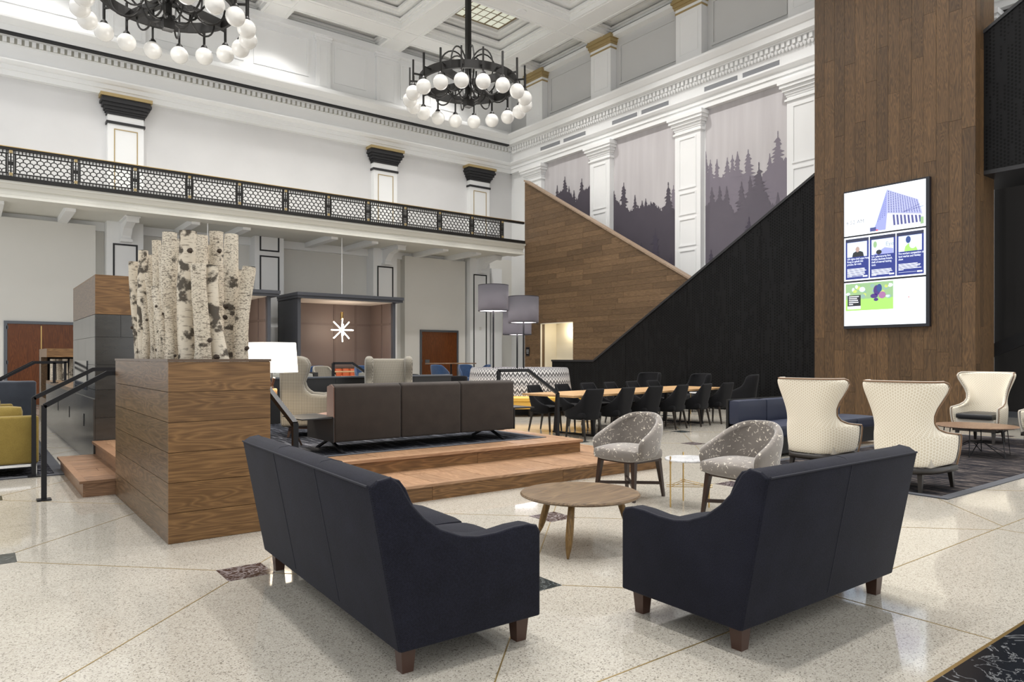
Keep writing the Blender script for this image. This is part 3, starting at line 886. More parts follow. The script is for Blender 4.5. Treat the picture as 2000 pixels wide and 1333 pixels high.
for k, (lab, ya, yb, far, farg, near, nearg, deep) in enumerate(specs):
    t = thing('mural_panel', lab, 'mural', (XW-.004, (ya+yb)/2, 0), 0, MG)
    inv = Matrix.Translation((-(XW-.004), -(ya+yb)/2, 0))
    MB().box(XW-.012, XW-.002, ya, yb, 2.0, 9.5).xf(inv).build('printed_canvas', mural_sky.m, t)
    if far:
        o = print_layer(t, 'far_tree_print', M['mural_far'], XW-.016, ya, yb, 2.0, trees(far, 2), gl(farg), 5+k)
        o.data.transform(inv)
    o = print_layer(t, 'near_tree_print', M['mural_near'] if k < 2 else M['mural_mid'], XW-.024, ya, yb, 2.0, trees(near, 2), gl(nearg), 25+k)
    o.data.transform(inv); o['kind'] = 'stuff'
    if deep:
        o = print_layer(t, 'dark_tree_print', paint('mural_dark_trees', srgb(70,64,78), .75), XW-.032, ya, yb, 2.0, trees(deep, 2), [(ya,2.02),(yb,2.02)], 45+k)
        o.data.transform(inv)

# ------------------------------------------------------------------ stair walls
ws = sroot('wall_stair', 'sloping oak-plank stair wall with an open doorway')
top = lambda y: 8.39-(22.19-y)*.566
OY0, OY1, OZ = 19.35, 21.2, 2.70
polys = [[(12.2,OZ),(22.19,OZ),(22.19,8.39),(12.2,top(12.2))], [(OY1,0),(22.19,0),(22.19,OZ),(OY1,OZ)], [(12.2,0),(OY0,0),(OY0,OZ),(12.2,OZ)]]
core = MB()
for p in polys: core.prism(p, 'x', 17.6, 17.78)
core.build('stair_wall_core', M['plank_y'], ws)
n1 = planks(ws, polys, 'x', 17.575, 17.6, M['plank_y'], True, .19, 1.1, 2.6, .005, 'plank', 3)
capm = MB().prism([(12.2,top(12.2)),(22.2,8.395),(22.2,8.455),(12.2,top(12.2)+.06)], 'x', 17.53, 17.84); capm.build('wall_cap', M['cap_wood'], ws)
# lit passage behind the doorway
pas = MB(); pas.box(17.78, 18.4, OY1, OY1+.08, 0, 2.75); pas.box(18.38, 18.45, 18.6, OY1, 0, 2.75); pas.box(17.78, 18.45, 18.6, 18.68, 0, 2.75); pas.box(17.78, 18.45, 18.6, OY1+.08, 2.72, 2.8)
pas.build('passage_lining', M['cream'], ws)
dfr = MB().box(17.56, 17.62, OY1-.03, OY1, 0, OZ); dfr.box(17.56, 17.62, OY0, OY1, OZ-.03, OZ); dfr.build('door_trim', M['cream'], ws)

bw = sroot('wall_black', 'black perforated metal stair wall rising to the right')
btop = lambda y: 1.26+(16.61-y)*.592
polys = [[(8.2,0),(18.69,0),(18.69,1.25),(8.2,1.25)], [(8.2,1.25),(16.61,1.25),(16.61,1.26),(8.2,btop(8.2))], [(3.6,5.1),(8.2,5.1),(8.2,btop(8.2)),(3.6,btop(3.6))]]
core = MB()
for p in polys: core.prism(p, 'x', 16.02, 16.16)
core.build('stair_wall_core', M['blackpaint'], bw)
for zz in ((0,1.25),(1.25,2.45),(2.45,3.95),(3.95,5.1),(5.1,6.6),(6.6,9.2)):
    pp = [clip_convex(ccw(p), [(0,zz[0]),(30,zz[0]),(30,zz[1]),(0,zz[1])]) for p in polys]
    pp = [p for p in pp if len(p) >= 3 and area(p) > .01]
    if pp: planks(bw, pp, 'x', 16.0, 16.02, M['perf'], False, 1.17, 9, 10, .008, 'perforated_panel', 5)
MB().prism([(16.61,1.255),(3.6,btop(3.6)),(3.6,btop(3.6)+.07),(16.61,1.325)], 'x', 15.97, 16.2).build('stair_wall_cap', M['blackpaint'], bw)
MB().box(15.97, 16.2, 16.61, 18.7, 1.25, 1.31).build('ledge_cap', M['blackpaint'], bw)
# soffit of the upper flight seen at the far right
MB().prism([(3.6,5.1),(8.2,5.1),(8.2,5.02),(3.6,5.02)], 'x', 16.0, 17.6).build('flight_soffit', M['blackpaint'], bw)
MB().prism([(2.0,3.6),(8.5,0.6),(8.5,.3),(2.0,3.3)], 'x', 18.2, 18.3).build('stair_stringer', M['blackpaint'], bw)

# ------------------------------------------------------------------ wood column
colm = sroot('column_1', 'tall square column clad in vertical oak planks carrying the display')
CY0, CY1, CX = 5.54, 8.86, 15.62
MB().box(CX, 16.6, CY0+.02, CY1, 0, 13.6).build('column_core', M['plank_z'], colm)
planks(colm, [[(CY0,0),(CY1,0),(CY1,13.55),(CY0,13.55)]], 'x', CX-.022, CX, M['plank_z'], False, .2371, 1.7, 3.6, .004, 'plank', 8)
planks(colm, [[(CX,0),(16.0,0),(16.0,13.55),(CX,13.55)]], 'y', CY0, CY0+.022, M['plank_z'], False, .2, 2.0, 4.0, .004, 'plank', 9)

# ------------------------------------------------------------------ doors
def door(n, x0, x1, y, h, leaves, lab, latch=True):
    d = sroot('door_%d' % n, lab)
    f_ = MB().box(x0-.08, x0, y-.05, y, 0, h+.08); f_.box(x1, x1+.08, y-.05, y, 0, h+.08); f_.box(x0, x1, y-.05, y, h, h+.08)
    f_.build('door_frame', M['steelgrey'], d)
    w = (x1-x0)/leaves
    for k in range(leaves):
        lf = MB().box(x0+k*w+.004, x0+(k+1)*w-.004, y-.035, y, .01, h-.004).build('door_leaf', M['door'], d)
        hg = MB()
        hx = x0+.0 if k == 0 else x1
        for z in (.3, 1.2, 2.2): hg.box(hx-.02, hx+.02, y-.05, y-.033, z, z+.1)
        hg.build('hinge', M['steelgrey'], lf)
    if leaves == 2:
        MB().box((x0+x1)/2-.012, (x0+x1)/2+.012, y-.045, y-.035, .1, h-.05).build('astragal_strip', M['brass'], d)
    return d
door(1, .86, 2.48, 24.85, 2.36, 2, 'double wooden door with brass centre strip behind the log niche')
door(2, 14.4, 16.06, 24.85, 2.42, 1, 'brown veneer door in grey frame right of the booth')
MB().box(14.55,14.75,24.8,24.815,1.1,1.3).build('push_plate', M['steelgrey'], bpy.data.objects['door_2'])
sg = thing('room_sign', 'small black sign with white lines on the oak stair wall', 'sign', (17.56, 21.98, 1.62))
MB().box(-.012, .0, -.11, .11, -.17, .17).build('plate', plain('sign_black', (.01,.01,.012), .4), sg)
sl = MB()
for k, w in enumerate((.15,.15,.12)): sl.box(-.014, -.012, -w/2, w/2, .05-k*.06, .065-k*.06)
sl.build('lettering', plain('sign_white', (.7,.7,.7), .5), sg)
ks = thing('wall_switch', 'small pale wall fixture on the right-hand lower pilaster', 'switch', (17.1, 24.615, 1.6+1.0))
MB().rbox(-.05,.05,-.02,0,-.07,.07,.012,2).build('plate', M['wall_low'], ks)
# ------------------------------------------------------------------ display on the column
FX = CX-.022
disp = thing('video_display', 'tall bright display of three stacked screens on the oak column', 'screen', (FX, 7.26, 2.08))
# local frame: Y from right (-) to left (+) as seen (left in the photo = larger Y); use s: 0 left .. 1.70 right
DW, DH = 1.70, 2.97
MB().box(-.09, 0, -DW/2-.07, DW/2+.012, -.05, DH+.03).build('housing', plain('display_housing', (.008,.009,.014), .35), disp)
def L(s_, z): return (DW/2-s_, z)
class Scr:
    def __init__(s, par, z0, z1): s.p = par; s.z0 = z0; s.z1 = z1; s.k = 0
def flat(par, name, pts, mat, k):
    """flat printed area of the picture, pts in (s, z) display coordinates, k = layer"""
    x = -.0905-.0006*k
    return MB().add([(x, DW/2-p[0], p[1]) for p in pts], [tuple(range(len(pts)))]).build(name, mat, par)
def rect(par, name, s0, s1, z0, z1, mat, k): return flat(par, name, [(s0,z0),(s1,z0),(s1,z1),(s0,z1)], mat, k)
def text(par, txt, s0, z, size, mat, k, wscale=1.0, name='lettering'):
    cu = bpy.data.curves.new('txt', 'FONT'); cu.body = txt; cu.size = size; cu.space_line = .95
    tmp = bpy.data.objects.new('txt', cu); COL.objects.link(tmp)
    me = bpy.data.meshes.new_from_object(tmp)
    bpy.data.objects.remove(tmp); bpy.data.curves.remove(cu)
    x = -.0905-.0006*k
    me.transform(Matrix(((0,0,1,x),(-wscale,0,0,DW/2-s0),(0,1,0,z),(0,0,0,1))))
    o = bpy.data.objects.new(name, me); me.materials.append(mat); COL.objects.link(o); o.parent = par
    return o
E_ = {}
for nme, c, st in (('white',(.86,.92,1.0),2.4),('navy',(.012,.035,.30),1.3),('navy2',(.02,.03,.10),1.0),('sky',(.60,.76,1.0),2.2),('facade',(.40,.44,.92),1.5),('facade2',(.52,.55,.95),1.6),
                   ('win',(.10,.12,.42),1.0),('stone',(.72,.72,.88),1.7),('text',(.85,.90,1.0),2.2),('pale',(.72,.86,1.0),1.9),('grey',(.45,.50,.60),1.2),('faint',(.78,.86,.95),2.1),
                   ('green',(.42,.80,.16),1.6),('leaf',(.38,.62,.30),1.4),('leaf2',(.62,.74,.16),1.6),('leaf3',(.34,.56,.46),1.4),('purple',(.10,.04,.34),1.0),('blue',(.03,.10,.42),1.0),('pink',(.55,.22,.50),1.2),('black',(.012,.02,.03),.8),('red',(1,.06,.06),1.6),('skin',(.62,.42,.36),1.3)):
    E_[nme] = emi('screen_'+nme, c, st*(.52 if nme not in ('white','text','faint') else .60))
z1b, z1t, z2b, z2t, z3b, z3t = 2.0, 2.965, 1.005, 1.965, .012, .965
sa = rect(disp, 'screen_panel', .0, DW, z1b, z1t, E_['white'], 0); sb = rect(disp, 'screen_panel', 0, DW, z2b, z2t, E_['white'], 0); sc3 = rect(disp, 'screen_panel', 0, DW, z3b, z3t, E_['white'], 0)
# top screen: clock and a photo of a tall corner building
text(sa, '6:52 AM', .05, z1b+.255, .115, emi('screen_clock_grey', (.22,.25,.30), .5), 2)
rect(sa, 'photo_sky', .57, 1.665, z1b+.035, z1t-.06, E_['sky'], 1)
s0 = .57
def bp(u, v): return (.57+1.095*u, z1b+.035+.87*v)
flat(sa, 'photo_cloud', [bp(.55,.55),bp(1,.45),bp(1,1),bp(.40,1)], E_['white'], 2)
flat(sa, 'photo_building', [bp(.12,.18),bp(.33,.98),bp(.33,.40),bp(.30,.0),bp(.05,.0)], E_['facade'], 3)
flat(sa, 'photo_building', [bp(.33,.98),bp(.90,.62),bp(.97,.30),bp(.97,.26),bp(.33,.40)], E_['facade2'], 3)
flat(sa, 'photo_building', [bp(.33,.40),bp(.97,.26),bp(1,.12),bp(1,.02),bp(.30,.0)], E_['stone'], 3)
wm = MB()
def wq(par_m, quad, k):
    x = -.0905-.0006*k
    par_m.add([(x, DW/2-p[0], p[1]) for p in quad], [(0,1,2,3)])
def lerp(a, b, t): return (a[0]+(b[0]-a[0])*t, a[1]+(b[1]-a[1])*t)
def facade_windows(A, B, C, D, nx, ny, mm, fx=.5, fy=.55):
    # A bottom-left, B bottom-right, C top-right, D top-left
    for i in range(nx):
        for j in range(ny):
            u0, u1 = (i+.25)/nx, (i+.25+fx)/nx; v0, v1 = (j+.2)/ny, (j+.2+fy)/ny
            P = lambda u, v: lerp(lerp(A, B, u), lerp(D, C, u), v)
            wq(mm, [P(u0,v0),P(u1,v0),P(u1,v1),P(u0,v1)], 4)
facade_windows(bp(.34,.41), bp(.96,.29), bp(.89,.61), bp(.335,.96), 13, 12, wm)
facade_windows(bp(.13,.20), bp(.31,.36), bp(.325,.96), bp(.24,.62), 4, 12, wm, .3)
facade_windows(bp(.44,.02), bp(.98,.04), bp(.96,.22), bp(.42,.33), 8, 1, wm, .5, .85)
wm.build('photo_windows', E_['win'], sa)['kind'] = 'stuff'
tw = MB()
for a, b in ((bp(.62,.36),bp(1,.53)),(bp(.62,.36),bp(1,.44))):
    wq(tw, [a, b, (b[0],b[1]+.008), (a[0],a[1]+.008)], 5)
tw.build('photo_wires', E_['win'], sa)
rect(sa, 'photo_street', .57, .70, z1b+.035, z1b+.12, E_['win'], 4); rect(sa, 'photo_car', .70, .74, z1b+.035, z1b+.065, E_['red'], 5)
rect(sa, 'photo_tree', 1.60, 1.66, z1b+.06, z1b+.2, E_['leaf'], 5)
# middle screen: three news cards
cards = [(.03,.545,'UN rights chief urges Hong\nKong to uphold due\nprocess, fair trials',8),(.565,1.105,'U.S. cybersecurity firm\nFireEye discloses breach,\ntheft of internal hacking\ntools',6),(1.125,1.665,'Fire workers competition at\nlocal market and Holiday\nshow',6)]
for k, (a, b, t_, nl) in enumerate(cards):
    rect(sb, 'news_card', a, b, z2b+.03, z2t-.035, E_['navy'], 1)
    rect(sb, 'news_card_top', a, b, z2t-.105, z2t-.035, E_['navy2'], 2)
    rect(sb, 'news_photo', a+.04, b-.04, z2t-.44, z2t-.115, E_['pale'], 2)
    text(sb, t_, a+.04, z2t-.50, .062, E_['text'], 3, .70)
    tl = MB()
    for j in range(nl):
        w = (b-a-.09)*random.uniform(.82, 1.0) if j < nl-1 else .1
        z = z2t-.50-.062*(t_.count('\n')+1)-.02-j*.024
        wq(tl, [(a+.04,z),(a+.04+w,z),(a+.04+w,z+.011),(a+.04,z+.011)], 3)
    wq(tl, [(a+.04,z2b+.085),(b-.14,z2b+.085),(b-.14,z2b+.089),(a+.04,z2b+.089)], 3)
    wq(tl, [(b-.13,z2b+.07),(b-.03,z2b+.07),(b-.03,z2b+.10),(b-.13,z2b+.10)], 3)
    tl.build('body_text', E_['text'], sb)
def blob(par, name, cx, cz, rx, rz, mat, k, n=14):
    flat(par, name, [(cx+rx*math.cos(2*PI*i/n), cz+rz*math.sin(2*PI*i/n)) for i in range(n)], mat, k)
zc = z2t-.44
flat(sb, 'photo_figure', [(.18,zc),(.20,zc+.09),(.26,zc+.12),(.36,zc+.12),(.42,zc+.09),(.44,zc)], E_['black'], 3); blob(sb, 'photo_figure', .30, zc+.16, .045, .062, E_['skin'], 4)
text(sb, '   Eye', .80, z2t-.27, .12, E_['grey'], 3)
flat(sb, 'photo_car', [(.65,zc),(1.06,zc),(1.06,zc+.10),(.88,zc+.14),(.78,zc+.08)], E_['facade'], 3); blob(sb, 'photo_bush', .68, zc+.22, .04, .07, E_['leaf'], 3); blob(sb, 'photo_shadow', .76, zc+.05, .06, .05, E_['black'], 4)
flat(sb, 'photo_figure', [(1.28,zc),(1.30,zc+.10),(1.36,zc+.16),(1.48,zc+.14),(1.54,zc+.02),(1.54,zc)], E_['green'], 3); blob(sb, 'photo_figure', 1.36, zc+.24, .05, .075, E_['blue'], 4); blob(sb, 'photo_figure', 1.45, zc+.13, .07, .08, E_['sky'], 4)
# bottom screen: a figure in a park and a pale street map
zq = z3b+.33
rect(sc3, 'park_photo', .03, 1.06, zq, z3t-.025, E_['leaf'], 1); rect(sc3, 'park_lawn', .03, 1.06, zq, zq+.25, E_['green'], 2)
for j in range(40):
    blob(sc3, 'park_foliage', random.uniform(.08, 1.0), random.uniform(zq+.27, z3t-.08), random.uniform(.03,.07), random.uniform(.03,.06), E_[random.choice(('leaf','leaf2','leaf3','pale'))], 3+j%4, 9)
blob(sc3, 'park_figure', .72, zq+.42, .075, .11, E_['purple'], 8); blob(sc3, 'park_figure', .77, zq+.46, .055, .09, E_['blue'], 9); blob(sc3, 'park_figure', .66, zq+.30, .08, .05, E_['purple'], 8); blob(sc3, 'park_figure', .83, zq+.31, .075, .075, E_['pink'], 8)
blob(sc3, 'park_bicycle', .70, zq+.22, .05, .035, E_['purple'], 8, 10)
rect(sc3, 'caption_box', .08, .37, zq+.10, zq+.34, E_['black'], 9); rect(sc3, 'caption_strip', .08, .37, zq+.035, zq+.10, E_['faint'], 9)
tl = MB()
for j, w in enumerate((.22,.18,.20,.21,.09)): wq(tl, [(.11,zq+.30-j*.042),(.11+w,zq+.30-j*.042),(.11+w,zq+.318-j*.042),(.11,zq+.318-j*.042)], 10)
tl.build('caption_text', E_['text'], sc3)
ml = MB()
for a, b in (((1.12,.78),(1.66,.74)),((1.30,.05),(1.42,.62)),((1.12,.50),(1.66,.54)),((1.42,.62),(1.60,.10)),((1.15,.12),(1.60,.16)),((1.38,.64),(1.40,.94))):
    wq(ml, [a, b, (b[0]+.006,b[1]+.008), (a[0]+.006,a[1]+.008)], 1)
ml.build('map_lines', E_['faint'], sc3); blob(sc3, 'map_pin', 1.37, z3b+.56, .012, .014, E_['red'], 2, 8)

# ------------------------------------------------------------------ chandeliers and downlights
def spot(name, loc, w, size=100, rad=.25, rot=(0,0,0), col=(1,.96,.90), parent=None):
    ld = bpy.data.lights.new(name, 'SPOT'); ld.energy = w; ld.spot_size = R(size); ld.spot_blend = .5; ld.shadow_soft_size = rad; ld.color = col
    o = bpy.data.objects.new(name, ld); COL.objects.link(o); o.location = loc; o.rotation_euler = rot
    if parent: o.parent = parent
    return o
def point(name, loc, w, rad=.05, col=(1,.85,.66), parent=None):
    ld = bpy.data.lights.new(name, 'POINT'); ld.energy = w; ld.shadow_soft_size = rad; ld.color = col
    o = bpy.data.objects.new(name, ld); COL.objects.link(o); o.location = loc
    if parent: o.parent = parent
    return o
def chandelier(loc, label):
    c = thing('chandelier', label, 'chandelier', loc, 0, 'wheel chandeliers')
    MB().box(-.075,.075,-.075,.075,-.55,ZB-loc[2]).build('stem', M['iron'], c)
    MB().lathe([(.02,ZB-loc[2]-.12),(.22,ZB-loc[2]-.05),(.25,ZB-loc[2])], 16).build('ceiling_canopy', M['iron'], c)
    ring = MB(); N = 48; RO, RI = 1.62, 1.54; hz = .13
    vs_ = []
    for k in range(N):
        a = 2*PI*k/N
        for r, z in ((RO,-hz),(RO,hz),(RI,hz),(RI,-hz)): vs_.append((r*math.cos(a), r*math.sin(a), z))
    fs = [(k*4+q, ((k+1)%N)*4+q, ((k+1)%N)*4+(q+1)%4, k*4+(q+1)%4) for k in range(N) for q in range(4)]
    ring.add(vs_, fs); ring.build('ring', M['iron'], c)
    for a in (R(22), R(112)):
        m = MB().box(-1.56, 1.56, -.06, .06, -.13, .10); m.xf(Matrix.Rotation(a, 4, 'Z')); m.build('cross_arm', M['iron'], c)
    for k in range(8):
        a = R(22)+k*PI/4
        hoop = MB(); pts = []
        for q in range(25):
            t = 2*PI*q/25
            pts.append((.52+.45*math.cos(t), 0, .36+.66*math.sin(t)))
        hoop.tube(pts, .026, 6, True)
        pts = [(.98+.36*math.cos(PI+PI*q/12), 0, -.12+.42*math.sin(PI+PI*q/12)) for q in range(13)]
        hoop.tube(pts, .025, 6); pts = [(.32+.30*math.cos(PI+PI*q/12), 0, -.12+.48*math.sin(PI+PI*q/12)) for q in range(13)]
        hoop.tube(pts, .025, 6)
        hoop.xf(Matrix.Rotation(a, 4, 'Z')); hoop.build('scroll_hoop', M['iron'], c)
    ln = MB().tbox(-.14,.14,-.14,.14,-.78,-.45,.85); ln.build('lantern', M['iron'], c)
    am = MB(); am.bar([(1.6,0,-.02),(1.92,0,-.02)], .045, .05); am.box(1.885,1.935,-.025,.025,-.38,.42); am.lathe([(.02,-.30),(.075,-.36),(.095,-.41),(.095,-.44)], 12, (1.91,0,0))
    gm = MB().sphere((0,0,0), .235, 20, 12)
    a0 = None
    for k in range(18):
        a = 2*PI*(k+.5)/18
        if a0 is None:
            a0 = am.build('lamp_arm', M['iron'], c); a0.rotation_euler = (0,0,a)
            g0 = gm.build('globe', M['globe'], c); g0.location = (1.91*math.cos(a), 1.91*math.sin(a), -.64)
        else:
            inst(a0, 'lamp_arm', c, (0,0,0), (0,0,a)); inst(g0, 'globe', c, (1.91*math.cos(a), 1.91*math.sin(a), -.64))
    return c
ch1 = chandelier((13.12, 19.58, 10.46), 'black iron wheel chandelier with opal globes hanging nearest the room corner')
point('chandelier_glow', (0,0,-1.2), 45, .6, (1,.96,.90), ch1)
ch2 = dup(ch1, (4.0, 19.58, 10.46), 0, 'black iron wheel chandelier cut off by the top edge above the left wall')

dl_named = {(15.35,19.58): 'bright recessed downlight on the ceiling beam beside the skylight coffer', (15.35,23.8): 'recessed downlight on the beam above the corner chandelier', (8.55,23.8): 'recessed downlight at the top edge near the left chandelier'}
dl0 = None
pts = list(dl_named) + [(x, y) for y in (19.58,15.38,11.18,6.98,2.78) for x in (1.7,6.3,10.85,15.35) if (x, y) not in dl_named] + [(1.7,23.8)]
for (x, y) in pts:
    lab = dl_named.get((x, y), 'recessed ceiling downlight in the coffered ceiling outside the picture')
    if dl0 is None:
        dl0 = thing('ceiling_downlight', lab, 'downlight', (x, y, ZB-.02), 0, 'recessed ceiling downlights')
        MB().lathe([(.13,.02),(.19,.02),(.19,-.012),(.13,-.012)], 20).build('trim_ring', M['white'], dl0)
        MB().lathe([(.001,-.002),(.13,-.004)], 20).build('lens', M['downlens'], dl0)
        sp = spot('downlight_lamp', (0,0,-.03), SPOT_W, 118, .22, (0,0,0), (1,.975,.945), dl0)
    else:
        d = dup(dl0, (x, y, ZB-.02), 0, lab)
    if y > 23:
        for ch_ in (dl0 if (x, y) == pts[0] else d).children:
            if ch_.type == 'LIGHT': ch_.data = ch_.data.copy(); ch_.data.energy = SPOT_W*.42
# ------------------------------------------------------------------ platform, planter, fireplace
S1, S2 = .165, .33
plat = thing('platform', 'raised oak lounge platform with two wide steps', 'platform')
def nos(name, pts, w, t_, mat):  # nosing strip
    pass
MB().box(1.96, 6.86, 6.02, 10.44, 0, S1-.02).box(2.17, 6.86, 10.44, 11.3, 0, S1-.02).build('lower_step_body', M['riser'], plat)
MB().box(1.96, 6.3, 6.84, 8.2, S1-.02, S2-.03).box(1.3, 6.3, 8.2, 10.44, S1-.02, S2-.03).box(2.17, 6.3, 10.44, 11.3, S1-.02, S2-.03).build('upper_step_body', M['riser'], plat)
MB().box(.92, 1.3, 8.24, 10.42, 0, S1-.02).build('side_step_body', M['riser'], plat)
# risers: long boards
for x0, x1 in ((1.96,3.6),(3.604,5.3),(5.304,6.88)): MB().box(x0, x1, 6.0, 6.02, 0, S1-.025).build('riser_board', M['riser'], plat)
for x0, x1 in ((1.96,2.9),(2.904,4.7),(4.704,6.3)): MB().box(x0, x1, 6.82, 6.84, S1, S2-.03).build('riser_board', M['riser'], plat)
MB().box(6.30, 6.32, 6.82, 11.3, S1, S2-.03).build('riser_board', M['riser'], plat); MB().box(6.86, 6.88, 6.0, 11.3, 0, S1-.02).build('riser_board', M['riser'], plat)
MB().box(.90, .92, 8.22, 10.42, 0, S1-.025).build('riser_board', M['tread_left'], plat); MB().box(1.28, 1.3, 8.22, 10.44, S1, S2-.03).build('riser_board', M['tread_left'], plat)
MB().box(.92, 1.28, 8.22, 8.24, 0, S1-.025).build('riser_board', M['tread_left'], plat)
# treads
planks(plat, [[(1.96,6.04),(6.3,6.04),(6.3,6.82),(1.96,6.82)],[(6.3,6.04),(6.82,6.04),(6.82,11.3),(6.3,11.3)]], 'z', S1, S1-.025, M['tread_y'], False, .21, 3, 4, .003, 'tread_board', 12)
MB().box(1.96, 6.905, 5.97, 6.04, S1-.025, S1+.001).build('nosing', M['tread_x'], plat); MB().box(6.82, 6.905, 6.04, 11.3, S1-.025, S1+.001).build('nosing', M['tread_y'], plat)
planks(plat, [[(1.96,6.90),(6.24,6.90),(6.24,7.32),(1.96,7.32)],[(6.02,7.32),(6.24,7.32),(6.24,11.3),(6.02,11.3)],[(1.36,8.22),(1.96,8.22),(1.96,10.44),(1.36,10.44)],[(1.96,7.32),(2.2,7.32),(2.2,10.44),(1.96,10.44)]], 'z', S2, S2-.03, M['tread_y'], False, .21, 2.5, 4, .003, 'tread_board', 13)
MB().box(1.96, 6.345, 6.79, 6.90, S2-.03, S2+.001).build('nosing', M['tread_x'], plat); MB().box(6.24, 6.345, 6.90, 11.3, S2-.03, S2+.001).build('nosing', M['tread_y'], plat)
planks(plat, [[(.93,8.27),(1.28,8.27),(1.28,10.42),(.93,10.42)]], 'z', S1, S1-.025, M['tread_left'], True, .2, 2.5, 4, .003, 'tread_board', 14)
MB().box(.865, .93, 8.19, 10.43, S1-.025, S1+.001).build('nosing', M['tread_left'], plat); MB().box(.93, 1.30, 8.19, 8.27, S1-.025, S1+.001).build('nosing', M['tread_left'], plat)
MB().box(1.24, 1.36, 8.20, 10.44, S2-.03, S2+.001).build('nosing', M['tread_left'], plat)
MB().box(2.2, 6.02, 7.32, 11.28, S2-.03, S2+.006).build('inset_carpet', M['rug_p'], plat)
cb = MB().box(2.12, 6.10, 7.24, 7.32, S2-.02, S2+.007); cb.box(6.02, 6.10, 7.32, 11.28, S2-.02, S2+.007); cb.build('carpet_border', M['rug_border'], plat)

PX0, PX1, PY0, PY1, PZ = 1.18, 1.94, 5.77, 8.18, 1.385
pl = thing('log_planter', 'tall oak board planter box full of birch logs', 'planter', (0,0,0))
MB().box(PX0+.02, PX1-.001, PY0+.02, PY1, 0, 1.18).build('box_core', M['plank_x'], pl)
st = PZ-.02
for k in range(6):
    z0, z1 = st*k/6, st*(k+1)/6
    MB().box(PX0, PX1, PY0, PY0+.02, z0+.002, z1-.002).build('board', M['plank_x'], pl)
    MB().box(PX0, PX0+.02, PY0+.021, PY1, z0+.002, z1-.002).build('board', M['plank_yb'], pl)
MB().box(PX1-.02, PX1, PY0+.021, PY1, 1.18, st).build('board', M['plank_yb'], pl)
MB().box(PX0+.02, PX1-.02, PY1-.02, PY1, 1.18, st).build('board', M['plank_x'], pl)
rm = MB().box(PX0-.006, PX1+.006, PY0-.006, PY0+.05, st, PZ); rm.box(PX0-.006, PX1+.006, PY1-.05, PY1+.006, st, PZ); rm.box(PX0-.006, PX0+.05, PY0+.05, PY1-.05, st, PZ); rm.box(PX1-.05, PX1+.006, PY0+.05, PY1-.05, st, PZ)
rm.build('rim', plain('rim_brown', srgb(92,74,58), .4), pl)

